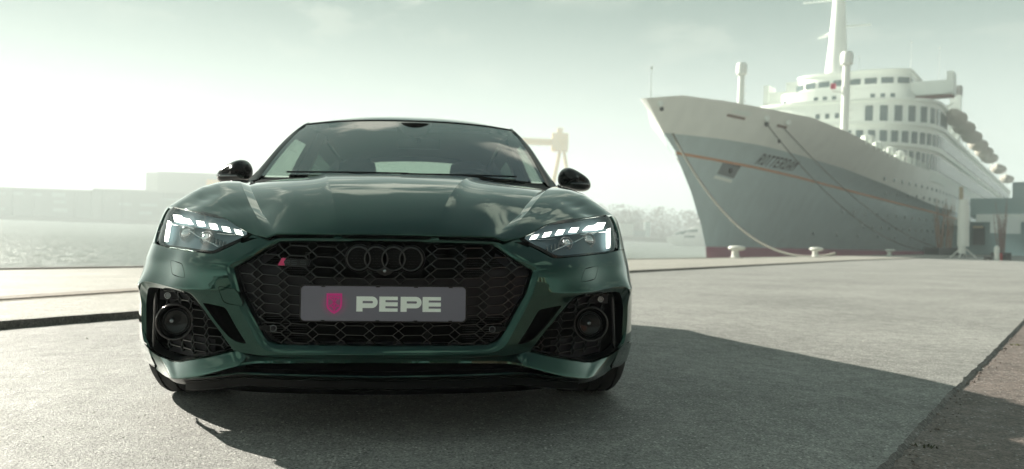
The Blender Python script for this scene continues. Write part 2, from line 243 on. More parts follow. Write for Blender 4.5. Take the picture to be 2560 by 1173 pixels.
def panel(name,loops,fn,m,parent,step=.015,flange=.012,mirror=(1,-1),both_holes=None,matlist=None):
    """loops=(outer,[holes]); mirror: which halves (+1 right, -1 left)"""
    if len(mirror)==2 and min(abs(float(S_)) for S_ in fn(*[np.array(q) for q in zip(*loops[0])])[:,0])>.01:
        for sg in mirror: o=panel(name,loops,fn,m,parent,step,flange,(sg,),both_holes,matlist)
        return o
    VV=[];FF=[];NN=[]
    for sg in mirror:
        outer,holes=loops; hs=list(holes)+(both_holes.get(sg,[]) if both_holes else [])
        v,f=trim(outer,hs,step); P,n=lift(v,fn); 
        P=P*[sg,1,1]; n=n*[sg,1,1]
        fl=f if sg>0 else f[:,::-1]; b=len(VV); VV+=list(P); NN+=list(n); FF+=[tuple(t+b) for t in fl]
        if flange:
            cnt={}
            for t in fl:
                for i in range(3):
                    a,c=int(t[i]),int(t[(i+1)%3]); cnt[(a,c)]=1
            bd=[(a,c) for (a,c) in cnt if (c,a) not in cnt and not (abs(P[a][0])<1e-4 and abs(P[c][0])<1e-4)]
            for a,c in bd:
                tn=P[c]-P[a]; out=np.cross(tn,n[a]); L=np.linalg.norm(out)+1e-12; out/=L; b=len(VV)
                VV+=[P[a],P[c],P[c]-n[c]*flange,P[a]-n[a]*flange]; NN+=[(out+n[a]*.5)/1.12,(out+n[c]*.5)/1.12,out,out]; FF.append((b+1,b,b+3,b+2))
    return mobj(name,VV,FF,m,parent,True,NN)
def strip(name,A,B,m,parent,mirror=(1,-1),rows=1,bulge=None,smooth=True,close=False,sharp=40):
    """loft between two matched 3D polylines (right half coords)"""
    A=np.array(A,float);B=np.array(B,float); n=len(A); V=[];F=[]
    if len(mirror)==2 and min(abs(A[:,0]).min(),abs(B[:,0]).min())>.01:
        for sg in mirror: o=strip(name,A,B,m,parent,(sg,),rows,bulge,smooth,close,sharp)
        return o
    for sg in mirror:
        b=len(V)
        for i in range(n):
            for j in range(rows+1):
                t=j/rows; p=A[i]*(1-t)+B[i]*t
                if bulge is not None: p=p+np.array(bulge)*math.sin(math.pi*t)
                V.append(p*[sg,1,1])
        F+=grid_faces(n,rows+1,flip=(sg<0),b=b)
        if close: F+=[tuple(q[::-1] if sg<0 else q) for q in [(b+(n-1)*(rows+1)+j,b+j,b+j+1,b+(n-1)*(rows+1)+j+1) for j in range(rows)]]
    return mobj(name,V,F,m,parent,smooth,sharp=sharp)
def resample(P,n,closed=False):
    P=np.array(P,float)
    if closed: P=np.vstack([P,P[:1]])
    s=np.concatenate([[0],np.cumsum(np.linalg.norm(np.diff(P,axis=0),axis=1))]); t=np.linspace(0,s[-1],n+1)[:-1] if closed else np.linspace(0,s[-1],n)
    return np.stack([np.interp(t,s,P[:,k]) for k in range(P.shape[1])],1)
# ================================================================ setting
# The quay is laid to fall gently towards the water: z=0 is its surface; everything beyond it
# (water, far banks, ship) stands on the true level, a plane leaning about a degree to the quay's.
LN=Vector((.0177,-.0166,1)).normalized(); LX=Vector((1,0,-.0177)).normalized(); LY=LN.cross(LX)
TM=Matrix(((LX.x,LY.x,LN.x,0),(LX.y,LY.y,LN.y,0),(LX.z,LY.z,LN.z,-2.455),(0,0,0,1)))
def far(x,y,rz=0,h=0): return TM@Matrix.Translation((x,y,h))@Matrix.Rotation(rz,4,'Z')
QD=np.array([.655,.7556]); QN=np.array([-.7556,.655]); Q0=np.array([-7.25,11.68])   # quay edge: direction, towards the water, a point
def qp(t,n,z=0): p=Q0+QD*t+QN*n; return (p[0],p[1],z)
def concrete(name,col,scale,amt,spk):
    m=mat(name,col,rough=.7,spec=.5); N,L,b=nodes(m); tc=N.new('ShaderNodeTexCoord')
    def noi(s,d=5,r=.6):
        n=N.new('ShaderNodeTexNoise'); n.inputs['Scale'].default_value=s; n.inputs['Detail'].default_value=d; n.inputs['Roughness'].default_value=r; L(tc.outputs['Object'],n.inputs['Vector']); return n.outputs[0]
    def mr(s,a,b_,c,d):
        n=N.new('ShaderNodeMapRange'); L(s,n.inputs[0]); [setattr(n.inputs[i+1],'default_value',v) for i,v in enumerate((a,b_,c,d))]; return n.outputs[0]
    def mulc(c,f):
        n=N.new('ShaderNodeMix'); n.data_type='RGBA'; n.blend_type='MULTIPLY'; n.inputs[0].default_value=1
        if hasattr(c,'name'): L(c,n.inputs[6])
        else: n.inputs[6].default_value=(*c,1)
        L(f,n.inputs[7]); return n.outputs[2]
    c=mulc(col,mr(noi(scale),.3,.7,1-amt,1+amt)); c=mulc(c,mr(noi(scale*9,3),.3,.7,1-amt*.6,1+amt*.6)); c=mulc(c,mr(noi(scale*26,4,.7),.3,.7,1-amt*1.1,1+amt*1.1)); c=mulc(c,mr(noi(42,3,.8),.32,.68,.70,1.30)); c=mulc(c,mr(noi(110,2,.8),.32,.68,.40,1.60))
    v=N.new('ShaderNodeTexVoronoi'); v.inputs['Scale'].default_value=90; L(tc.outputs['Object'],v.inputs['Vector'])
    # exposed pale and dark chips of aggregate
    sel=N.new('ShaderNodeSeparateColor'); L(v.outputs['Color'],sel.inputs[0]); pale=mr(sel.outputs[0],.90,.92,0,1); near=mr(v.outputs['Distance'],.30,.42,1,0)
    a=N.new('ShaderNodeMath'); a.operation='MULTIPLY'; L(pale,a.inputs[0]); L(near,a.inputs[1])
    mx=N.new('ShaderNodeMix'); mx.data_type='RGBA'; L(a.outputs[0],mx.inputs[0]); L(c,mx.inputs[6]); mx.inputs[7].default_value=(*spk,1)
    dk=mr(sel.outputs[1],.90,.92,0,.85); a2=N.new('ShaderNodeMath'); a2.operation='MULTIPLY'; L(dk,a2.inputs[0]); L(near,a2.inputs[1])
    mx2=N.new('ShaderNodeMix'); mx2.data_type='RGBA'; L(a2.outputs[0],mx2.inputs[0]); L(mx.outputs[2],mx2.inputs[6]); mx2.inputs[7].default_value=(.035,.03,.03,1); L(mx2.outputs[2],b.inputs['Base Color'])
    bp=N.new('ShaderNodeBump'); bp.inputs['Strength'].default_value=1.0; bp.inputs['Distance'].default_value=.009; L(noi(130,3,.75),bp.inputs['Height'])
    bp2=N.new('ShaderNodeBump'); bp2.inputs['Strength'].default_value=.7; bp2.inputs['Distance'].default_value=.010; L(noi(28,3),bp2.inputs['Height']); L(bp2.outputs[0],bp.inputs['Normal']); L(bp.outputs[0],b.inputs['Normal'])
    L(mr(noi(7,3),.3,.7,.50,.72),b.inputs['Roughness']); return m
quay_m=concrete('quay_concrete',(.27,.27,.255),.55,.22,(.66,.66,.62))
strip_m=concrete('apron_concrete',(.35,.338,.30),.8,.14,(.66,.66,.62))
asph_m=concrete('reddish_asphalt',(.165,.135,.12),.9,.22,(.55,.52,.50))
def sheet(name,poly,z,m,n=1):
    o=mobj(name,[(x,y,z) for x,y in poly],[tuple(range(len(poly)))],m); o['kind']='structure'; return o
# kerb line on the right and the paving joint on the left, both running along the quay
KL=[(-3.5,-5.91),(1.52,-.27),(2.42,.76),(3.34,1.78),(4.68,3.28),(60,65.5),(110,121.7)]
jitter=lambda pts,a,k:[(x+rng.normal()*a,y+rng.normal()*a) for x,y in dense(pts,k,closed=False)]
KLj=jitter(KL[:5],.0035,.045)+KL[5:]
GL=[(-8.2,-5.5),(-2.76,3.09),(-2.18,3.92),(4.59,15.26),(21.56,36.57),(70,92)]
GLj=jitter(GL[:4],.009,.09)+GL[4:]
edge=[qp(t,0)[:2] for t in (-60,0,60,150,330)]
DROP=.014
main=KLj+[(138,153)]+[tuple(GL[5])]+GLj[::-1][1:]+[(-20,-24),(-30,-60),(0,-60)]
o=mobj('quay',[(x,y,0) for x,y in main],[tuple(range(len(main)))],quay_m); o['kind']='structure'
# broken edge face of the slab along the right
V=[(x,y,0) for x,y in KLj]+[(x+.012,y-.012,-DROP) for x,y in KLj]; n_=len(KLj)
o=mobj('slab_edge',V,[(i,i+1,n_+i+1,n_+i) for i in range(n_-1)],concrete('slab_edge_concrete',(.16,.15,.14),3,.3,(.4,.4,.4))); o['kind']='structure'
o=sheet('asphalt_road',[(-40,-80),(320,-80),(320,330),(138,152.6),(-12,-13),(-40,-60)],-DROP,asph_m)
# strip between the joint and the water, with a worn crane rail set in it
UPZ=.055; JW=.06
ap=[(x-JW*.86,y+JW*.5) for x,y in GLj]
apol=ap+[edge[4],edge[3],edge[2],edge[1],edge[0]]
o=mobj('quay_apron',[(x,y,UPZ) for x,y in apol],[tuple(range(len(apol)))],strip_m); o['kind']='structure'
V=[]
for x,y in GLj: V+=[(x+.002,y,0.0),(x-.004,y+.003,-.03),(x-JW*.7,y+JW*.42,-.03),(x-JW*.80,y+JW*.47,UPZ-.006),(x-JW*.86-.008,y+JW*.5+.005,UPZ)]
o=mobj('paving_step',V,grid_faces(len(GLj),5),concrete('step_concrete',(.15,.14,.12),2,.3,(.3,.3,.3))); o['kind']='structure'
RL=[(-7.2,-1.0),(-3.72,4.94),(-3.04,6.33),(-1.2,10.2),(2.4,17.0)]
rl=MB(); RLd=dense(RL,.5,closed=False)
railm=add_noise(mat('worn_rail_steel',(.19,.16,.125),rough=.75),scale=9,amt=.5,bump=.8,bscale=60,bdist=.01)
V=[]
for x,y in RLd: V+=[(x+.10,y-.055,UPZ-.02),(x+.095,y-.052,UPZ+.003),(x+.04,y-.02,UPZ+.004),(x+.035,y-.018,UPZ-.03),(x-.015,y+.008,UPZ-.03),(x-.02,y+.011,UPZ+.012),(x-.06,y+.033,UPZ+.014),(x-.065,y+.035,UPZ+.005),(x-.40,y+.22,UPZ+.005),(x-.41,y+.225,UPZ-.01)]
o=mobj('crane_rail',V,grid_faces(len(RLd),10),railm,None,False); tag(o,'worn steel crane rail set flush in the concrete apron left of the car','crane rail')
# coping beam and quay wall
cop=mat('coping_dark',(.10,.095,.09),rough=.8)
V=[]
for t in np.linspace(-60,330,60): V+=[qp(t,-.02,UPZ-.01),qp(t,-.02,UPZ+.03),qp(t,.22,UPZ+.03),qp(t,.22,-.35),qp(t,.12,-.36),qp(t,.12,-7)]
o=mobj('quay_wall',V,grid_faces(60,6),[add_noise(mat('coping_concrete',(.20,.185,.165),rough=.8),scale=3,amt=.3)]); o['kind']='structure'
# loose chips and dirt in the broken edge
mb=MB()
for k in range(260):
    i=rng.integers(0,len(KLj)-2); t=rng.random(); x=KLj[i][0]*(1-t)+KLj[i+1][0]*t; y=KLj[i][1]*(1-t)+KLj[i+1][1]*t
    d=abs(rng.normal())*.035; r_=rng.uniform(.002,.006)*(1.0 if rng.random()<.93 else 1.8); c=Vector((x+.7*d+.01,y-.6*d-.01,-DROP+r_*.4))
    M_=Matrix.Translation(c)@Matrix.Rotation(rng.random()*6,4,(rng.random(),rng.random(),1)); mb.box((0,0,0),(r_*2,r_*1.5,r_*1.1),M=M_,taper=.7)
o=mb.build('rubble',mat('rubble_stone',(.22,.19,.17),rough=.9)); o['kind']='stuff'
mb=MB()
for k in range(900):
    x=rng.uniform(-3,5); y=rng.uniform(-1.2,4.5)
    onroad=(y-(-.27))<(x-1.52)*1.12-.05; r_=rng.uniform(.0012,.0035)*(2.2 if rng.random()<.04 else 1)
    M_=Matrix.Translation((x,y,(-DROP if onroad else 0)+r_*.3))@Matrix.Rotation(rng.random()*6,4,'Z'); mb.box((0,0,0),(r_*2,r_*1.6,r_*1.0),M=M_,taper=.6)
o=mb.build('grit',mat('pale_grit',(.42,.41,.38),rough=.8)); o['kind']='stuff'
leafm=mat('moss_green',(.16,.17,.05),rough=.8)
for j,(cx_,cy_,nn,lb_) in enumerate([(4.15,2.60,26,'tiny yellow-green moss tuft in the slab edge at the right'),(1.78,-.04,22,'small dark moss tuft at the slab edge near the bottom of the picture')]):
    mb=MB()
    for k in range(nn):
        a=rng.random()*6.28; l=rng.uniform(.008,.02); p=Vector((cx_+rng.normal()*.03,cy_-.03+rng.normal()*.02,-DROP)); d=Vector((math.cos(a)*.7,math.sin(a)*.7,.6)); s_=Vector((-math.sin(a),math.cos(a),0))*.0025
        mb.add([p-s_,p+s_,p+d*l*.6+s_,p+d*l,p+d*l*.6-s_],[(0,1,2,3,4)])
    tag(mb.build('moss_tuft',leafm if j==0 else mat('moss_dark',(.05,.055,.025),rough=.9)),lb_,'moss')
# water
wm=bpy.data.materials.new('harbour_water'); wm.use_nodes=True; N_,L_,B_=nodes(wm); B_.inputs['Base Color'].default_value=(.17,.19,.17,1); B_.inputs['Roughness'].default_value=.30; B_.inputs['IOR'].default_value=1.33
tc_=N_.new('ShaderNodeTexCoord'); mp_=N_.new('ShaderNodeMapping'); L_(tc_.outputs['Object'],mp_.inputs[0]); mp_.inputs['Scale'].default_value=(1,1,1)
na=N_.new('ShaderNodeTexNoise'); na.inputs['Scale'].default_value=.55; na.inputs['Detail'].default_value=7; na.inputs['Roughness'].default_value=.62; L_(mp_.outputs[0],na.inputs['Vector'])
nb=N_.new('ShaderNodeTexNoise'); nb.inputs['Scale'].default_value=6.0; nb.inputs['Detail'].default_value=4; L_(mp_.outputs[0],nb.inputs['Vector'])
b1=N_.new('ShaderNodeBump'); b1.inputs['Strength'].default_value=1; b1.inputs['Distance'].default_value=.28; L_(na.outputs[0],b1.inputs['Height'])
b2=N_.new('ShaderNodeBump'); b2.inputs['Strength'].default_value=1; b2.inputs['Distance'].default_value=.075; L_(nb.outputs[0],b2.inputs['Height']); L_(b1.outputs[0],b2.inputs['Normal']); L_(b2.outputs[0],B_.inputs['Normal'])
W=MB(); a_=[Q0+QD*-760+QN*.1,Q0+QD*600+QN*.1,Q0+QD*600+QN*740,Q0+QD*-760+QN*740]
o=mobj('water',[(p[0],p[1],0) for p in a_],[(0,1,2,3)],wm); o.matrix_world=TM; o['kind']='structure'

# real waves on the water near the quay, so that single crests catch the sun
wx=np.arange(-60,125,.5); wy=np.concatenate([np.arange(.25,40,.42),np.arange(40,130,.8)]); TT,NN_=np.meshgrid(wx,wy,indexing='ij'); Z_=np.zeros_like(TT)
for k in range(22):
    lam=rng.uniform(1.1,2.6); th=rng.normal(.6,.9); q=2*math.pi/lam; Z_+=lam*.0062*np.sin(q*(TT*math.cos(th)+NN_*math.sin(th))+rng.uniform(0,6.28))
Z_*=(1-sstep(105,129,NN_)); XY=Q0[None,None]+QD[None,None]*TT[...,None]+QN[None,None]*NN_[...,None]
V=np.concatenate([XY,(Z_+.10)[...,None]],-1).reshape(-1,3); o=mobj('water',V,grid_faces(len(wx),len(wy)),wm,None,True); o.matrix_world=TM; o['kind']='structure'
# ================================================================ the green car
paint=mat('green_metallic_paint',(.007,.052,.037),rough=.06,metal=1.0,coat=1.0,coatr=.006,spec=.4,**{'Coat IOR':1.46})
gloss=mat('gloss_black',(.002,.0022,.0025),rough=.16,spec=.35)
grillem=mat('grille_black',(.004,.0045,.005),rough=.24,spec=.75)
ringm=mat('ring_black',(.004,.004,.005),rough=.10,spec=.55)
splm=mat('splitter_black',(.003,.003,.003),rough=.3,spec=.12)
satin=mat('satin_black',(.004,.0045,.005),rough=.4,spec=.15)
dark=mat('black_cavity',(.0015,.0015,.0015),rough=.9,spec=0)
ringc=mat('ring_grey',(.05,.045,.045),rough=.2,metal=.6)
greyp=mat('dark_grey_plastic',(.016,.0145,.018),rough=.5,spec=.2)
rubber=add_noise(mat('tyre_rubber',(.022,.021,.021),rough=.75),scale=60,amt=.35,bump=.25,bscale=220,bdist=.002)
chrome=mat('chrome',(.75,.76,.76),rough=.08,metal=1)
dchrome=mat('dark_chrome',(.22,.24,.25),rough=.16,metal=1)
drl=mat('lit_lamp',(1,1,1),rough=.4,emit=(1.0,.985,.86),es=2.4)
pink=mat('pink_enamel',(.62,.012,.13),rough=.35,coat=.5)
def glassmat(name,tint,f0=.05,gcol=(1,1,1)):
    """thin pane: mirror part by Schlick's law from either side, the rest tinted and clear"""
    m=bpy.data.materials.new(name); m.use_nodes=True; N=m.node_tree.nodes; L=m.node_tree.links.new; N.clear()
    o=N.new('ShaderNodeOutputMaterial'); g=N.new('ShaderNodeBsdfGlossy'); t=N.new('ShaderNodeBsdfTransparent'); mx=N.new('ShaderNodeMixShader')
    ge=N.new('ShaderNodeNewGeometry'); d=N.new('ShaderNodeVectorMath'); d.operation='DOT_PRODUCT'; L(ge.outputs['Incoming'],d.inputs[0]); L(ge.outputs['Normal'],d.inputs[1])
    def mt(op,a,b_=None):
        n=N.new('ShaderNodeMath'); n.operation=op
        if hasattr(a,'name'): L(a,n.inputs[0])
        else: n.inputs[0].default_value=a
        if b_ is not None:
            if hasattr(b_,'name'): L(b_,n.inputs[1])
            else: n.inputs[1].default_value=b_
        return n.outputs[0]
    c=mt('ABSOLUTE',d.outputs['Value']); p=mt('POWER',mt('SUBTRACT',1.0,c),5.0); f=mt('ADD',mt('MULTIPLY',p,1-f0),f0)
    g.inputs['Roughness'].default_value=0; g.inputs[0].default_value=(*gcol,1); t.inputs[0].default_value=(*tint,1)
    L(f,mx.inputs[0]); L(t.outputs[0],mx.inputs[1]); L(g.outputs[0],mx.inputs[2]); L(mx.outputs[0],o.inputs[0]); return m
wglass=glassmat('windscreen_glass',(.46,.53,.48),f0=.30)
sglass=glassmat('side_glass',(.80,.90,.80),f0=.07)
pglass=glassmat('privacy_glass',(.10,.14,.11),f0=.07)
lensm=glassmat('lamp_lens',(.95,.97,.98),f0=.11)
car=empty('car',(0,0,0)); tag(car,'dark green metallic sports sedan with black honeycomb grille and lit headlights, parked facing the viewer','car')
uz=lambda k:[tuple(p) for p in D[k]]
P3=lambda k,off=0,dy=0:[S(u,z,off)+np.array([0,dy,0]) for u,z in D[k]]
_us=np.linspace(.9,UMAX-1.0,900); _ys=_PY(_us)
uY=lambda y: float(np.interp(y,_ys,_us))
def uYz(y,z):
    lo,hi=.2,UMAX-1
    for _ in range(40):
        m=(lo+hi)/2
        if S(m,z)[1]<y: lo=m
        else: hi=m
    return (lo+hi)/2
fn=lambda off=0.0,dy=0.0:(lambda u,z:S(u,z,off)+np.array([0,dy,0]))
AY,AZ,AR=.885,.345,.375
def archpt(a,cy=AY): return (uY(cy-AR*math.cos(a)),AZ+AR*math.sin(a))
# inner shell behind every gap
us=np.concatenate([np.linspace(0,1.05,36),np.linspace(1.1,UMAX,50)]); zs=np.linspace(.13,.80,18); V=[];F=[]
for sg in (1,-1):
    b=len(V); 
    for u in us:
        for z in zs:
            deep=.085 if u<.62 and .27<z<.66 else .06
            deep=.13 if (.5<u<1.06 and .2<z<.48) else deep
            deep=.10 if (.42<u<1.1 and z>.58) else deep
            V.append(S(u,min(z,.80 if u>1.1 else .66+.10*min(u,1.)),-deep)*[sg,1,1])
    F+=grid_faces(len(us),len(zs),flip=sg<0,b=b)
# keep the wheel arches open
V=np.array(V); keep=[]
for f in F:
    c=V[list(f)].mean(0)
    if (math.hypot(c[1]-AY,c[2]-AZ)<AR and c[2]<.75) or math.hypot(c[1]-3.70,c[2]-AZ)<AR: continue
    keep.append(f)
mobj('inner_shell',V,keep,dark,car,True)
# ---- bumper ----
zz=[.615,.56,.50,.45,.40,.35,.30,.262]
archline=[(uY(AY-math.sqrt(max(AR**2-(z-AZ)**2,1e-4)))-.004,z) for z in zz]
side_in=[(1.028,.275),(1.040,.30),(1.048,.35),(1.050,.40),(1.048,.44)]
b_outer=uz('b_top')+uz('b_hl')+archline+[(1.0179,.2625)]+side_in+rounded(uz('fog_outer'),closed=False,it=1)+uz('seam')+[p for p in uz('G1')[::-1]]
wash=rounded(uz('washer'),it=2); tri=rounded(uz('tri'),r=.2,it=2); tow=rounded(uz('tow')+uz('tow2'),r=.25,it=1)
def shrink(poly,k): 
    P=np.array(poly); c=P.mean(0); d=P-c; r=np.hypot(*d.T)[:,None]; return [tuple(p) for p in c+d*(r-k)/r]
panel('front_bumper',(b_outer,[wash,tri]),fn(),paint,car,step=.011,flange=.014,both_holes={-1:[tow]})
for sg in (1,-1):
    panel('washer_cover',(shrink(wash,.0028),[]),fn(),paint,car,step=.012,flange=.01,mirror=(sg,))
panel('towing_eye_cover',(shrink(tow,.0026),[]),fn(),paint,car,step=.012,flange=.01,mirror=(-1,))
backing=lambda nm,lp,off,m,mi=(1,-1),st=.02:panel(nm,(lp,[]),fn(off),m,car,step=st,flange=0,mirror=mi)
backing('washer_recess',wash,-.013,dark); backing('towing_recess',tow,-.013,dark,(-1,))
# painted chamfer round the grille opening, with the thin black seal inside it
G1=P3('G1'); G0=P3('G0',off=-.016); G0b=P3('G0',off=-.030)
n=96; rs=lambda P:resample(P,n)
strip('grille_surround',G1,G0,paint,car,rows=3,bulge=(0,-.0025,0),sharp=50)
c0=np.array([0,0,.47])
G0c=[p+(c0*[1,0,1]+np.array([0,p[1],0])-p)*(.006/np.linalg.norm((p-c0)[[0,2]])) for p in G0b]
strip('grille_seal',G0,G0c,gloss,car,rows=1)
strip('grille_inner_wall',G0c,[p+np.array([0,.07,0]) for p in G0c],satin,car)
# ---- lower lip ----
lt=P3('lip_top',off=-.003); lb=P3('lip_bot',off=.036)
ea=[(uY(.50),.255),(uY(.54),.245)]; eb=[(uY(.50),.178),(uY(.54),.182)]
lb=[S(u,z,.005+.033*(1-float(sstep(.74,1.0,u)))) for u,z in D['lip_bot']]
lt+= [S(*ea[0],.004),S(*ea[1],.002)]; lb+=[S(*eb[0],.004),S(*eb[1],.003)]
lt=resample(lt,1+ (len(lt)-1)*1) if False else lt
V=[];F=[]
def densef(P,k=5):
    P=np.array(P); t=np.arange(len(P)); tt=np.linspace(0,len(P)-1,(len(P)-1)*k+1)
    return np.stack([nspline(t,P[:,i])(tt) for i in range(3)],1)
lt=densef(lt);lb=densef(lb)
for sg in (1,-1):
    b=len(V)
    for a,c in zip(lt,lb):
        w=min(1,np.linalg.norm(a-c)/.06)
        pts=[a+[0,.012,.0],a,a*.72+c*.28+np.array([0,-.003,0])*w,a*.35+c*.65+np.array([0,-.002,0])*w,c+np.array([0,.0005,.006]),c,c+[0,.012,-.003]]
        V+=[np.array(p)*[sg,1,1] for p in pts]
    F+=grid_faces(len(lt),7,flip=sg>0,b=b)
mobj('bumper_lip',V,F,paint,car,True,sharp=38)
# black blade under the lip and the lower intake
lb2=[p+np.array([0,.02,-.004]) for p in lb]; lu=[p+np.array([-.012 if p[0]>.3 else 0,.035,-.022]) for p in lb]
k0=[i for i,p in enumerate(lb) if p[0]>.52]
strip('lip_underside',[lb2[i] for i in k0],[lu[i] for i in k0],gloss,car,rows=1)
xs=np.linspace(0,.66,34)
yn=lambda x:.25*x*x+.81*x**6
zb=np.interp(xs,[0,.45,.58,.66],[.2093,.213,.190,.176]); zt=np.interp(xs,[0,.38,.47,.55,.66],[.252,.250,.236,.208,.182])
topA=[(x,yn(x)+.055,z) for x,z in zip(xs,zt)]; backA=[(x,yn(x)+.16,z-.004) for x,z in zip(xs,zt)]; backB=[(x,yn(x)+.16,z-.03) for x,z in zip(xs,zb)]
strip('lower_intake_roof',topA,backA,dark,car); strip('lower_intake_back',backA,backB,dark,car)
bl=[[(x,yn(x)-.012,z),(x,yn(x)-.020,z-.004),(x,yn(x)-.018,z-.008)] for x,z in zip(xs,zb)]
V=[];F=[]
for sg in (1,-1):
    b=len(V)
    for i,(x,z) in enumerate(zip(xs,zb)):
        y=yn(x)
        V+=[np.array(p)*[sg,1,1] for p in [(x,y+.16,z+.004),(x,y+.0,z+.002),(x,y-.016,z-.001),(x,y-.020,z-.005),(x,y-.012,z-.010),(x,y-.002,z-.0105),(x,y-.006,z-.0145),(x,y+.004,z-.020),(x,y+.010,z-.045),(x,y+.06,z-.056)]]
    F+=grid_faces(len(xs),10,flip=sg>0,b=b)
mobj('front_splitter',V,F,splm,car,True,sharp=25)
MB().tube([(sg*x,yn(x)-.019,z-.001) for sg,xs_ in ((-1,xs[::-1]),(1,xs[1:])) for x,z in zip(xs_,(zb[::-1] if sg<0 else zb[1:]))],.0028,6).build('splitter_reflection',paint,car,True)  # added body-colour tube, stands in for the green reflection along the blade edge
for i in range(-5,6): MB().box((i*.088+.02,yn(i*.088)+.10,.23),(.006,.06,.05)).build('intake_divider',satin,car)
# ---- honeycomb grille ----
Gpoly=[(S(u,z)[0],z) for u,z in rounded(uz('G0'),it=0)]; 
Gfull=[(x,z) for x,z in Gpoly]+[(-x,z) for x,z in Gpoly[::-1]]
Gclip=np.array(Gfull); Gc=np.array([0,.46]); Gclip=Gc+(Gclip-Gc)*.992
def ymesh(x,z,dy=.034): return yn(abs(x))+float(_y0(z))+dy
def clipseg(a,b,poly):
    N_=24; t=np.linspace(0,1,N_+1); P=np.array(a)[None]*(1-t[:,None])+np.array(b)[None]*t[:,None]; k=inpoly(P,poly)
    if not k.any(): return None
    i=np.where(k)[0]; return P[i[0]],P[i[-1]]
def addblade(mb,a,b,w,depth,y):
    """a thin wall of the honeycomb seen edge on, chamfered towards the front"""
    a=np.array(a);b=np.array(b); d=b-a; L=np.hypot(*d)
    if L<.002: return
    d/=L; nrm_=np.array([-d[1],d[0]]); V=[]
    for p in (a,b):
        for (s,dy) in ((-.5,depth),(-.5,.0035),(-.22,0),(.22,0),(.5,.0035),(.5,depth)):
            q=p+nrm_*w*s; V.append((q[0],y(*p)+dy,q[1]))
    mb.add(V,[(i,i+1,7+i,6+i) for i in range(5)]+[(5,4,3,2,1,0),(6,7,8,9,10,11)])
zr=[.645,.6125,.580,.547,.515,.4848,.4546,.4244,.3942,.364,.334,.303,.272]
mb=MB(); Pz=lambda z:.0963*(1-.075*(.6-z)/.3); lift_=lambda x:.05*x*x
segs=[]
for j,z in enumerate(zr):
    P=Pz(z); hw=.0200*P/.0963
    for i in range(-7,7):
        xc=(i+.5)*P; 
        f=1-.10*max(0,abs(xc)/.5-.3)
        xc*=f+.02; xn=(i+1.5)*P; xn*=(1-.10*max(0,abs(xn)/.5-.3))+.02
        za=z+lift_(xc); zn_=z+lift_(xn)
        up_=(zr[j-1]-z)/2 if j else .0165; dn=(z-zr[j+1])/2 if j<len(zr)-1 else .0155
        segs+=[((xc-hw,za),(xc,za+up_)),((xc,za+up_),(xc+hw,za)),((xc+hw,za),(xc,za-dn)),((xc,za-dn),(xc-hw,za)),((xc+hw,za),(xn-hw,zn_))]
platebox=lambda x,z:abs(x)<.255 and .388<z<.488
rcx=[-.0821,-.0274,.0274,.0821]; 
rcz=.5797
for a,b in segs:
    c=clipseg(a,b,Gclip)
    if c is None: continue
    mx_,mz_=(c[0]+c[1])/2
    if platebox(mx_,mz_): continue
    if min(math.hypot(mx_-x,mz_-rcz) for x in rcx)<.040: continue
    if math.hypot(abs(mx_)-.348,mz_-.354)<.012: continue
    addblade(mb,c[0],c[1],.0042,.026,ymesh)
mb.build('honeycomb_grille',grillem,car)
# closed cells at the flanks and over the plate: a dark grey floor behind the honeycomb
def back2d(name,poly,dy,m,mi=(1,-1)): 
    f2=lambda x,z:np.stack([x,.25*x*x+.81*np.abs(x)**6+_y0(z)+dy,z+0*x],-1)
    return panel(name,(poly,[]),f2,m,car,step=.03,flange=0,mirror=mi)
back2d('closed_cell_panel',[(.0,.486),(.0,.515),(.10,.516),(.255,.520),(.30,.520),(.33,.548),(.43,.552),(.485,.55),(.50,.53),(.47,.44),(.445,.398),(.245,.385),(.245,.486)],.052,greyp)
back2d('closed_cell_panel_upper',[(.355,.585),(.36,.60),(.42,.575),(.47,.55),(.40,.55)],.052,greyp)
backA_=MB()
for i in range(46):
    z=.285+i*.0078
    backA_.box((0,.105+float(_y0(z)),z),(.80,.006,.0022))
backA_.build('radiator_fins',satin,car)['kind']='stuff'
MB().box((0,.125,.46),(.95,.008,.36)).build('radiator_core',dark,car)
for s in (1,-1): MB().box((s*.258,.10,.57),(.012,.008,.05)).build('radiator_bracket',satin,car)
# rings
ring_y=.004
mb=MB(); 
for x in rcx: mb.lathe((x,ring_y+.019,rcz),[(0.0001,.006),(.040,.006),(.0435,.004),(.045,.0),(.045,-.03)],axis=(0,-1,0),n=48)
mb.build('emblem_backplate',mat('backplate_black',(.002,.002,.002),rough=.4,spec=.08),car,True)
for i,x in enumerate(rcx):
    o=MB().torus((x,ring_y-.002+(.0015 if i%2 else 0),rcz),.0362,.0034,.0042).build('emblem_ring',ringm,car,True,sharp=80)
# small honeycomb inside the rings
mb=MB()
for x0 in rcx:
    for j in range(-3,4):
        for i in range(-2,3):
            xx=x0+i*.0125+(.006 if j%2 else 0); z_=rcz+j*.0085
            if math.hypot(xx-x0,z_-rcz)<.0275 and min([math.hypot(xx-q,z_-rcz) for q in rcx if q!=x0])>.041: mb.box((xx,ring_y+.0115,z_),(.008,.003,.0014))
mb.build('emblem_mesh',satin,car)['kind']='stuff'
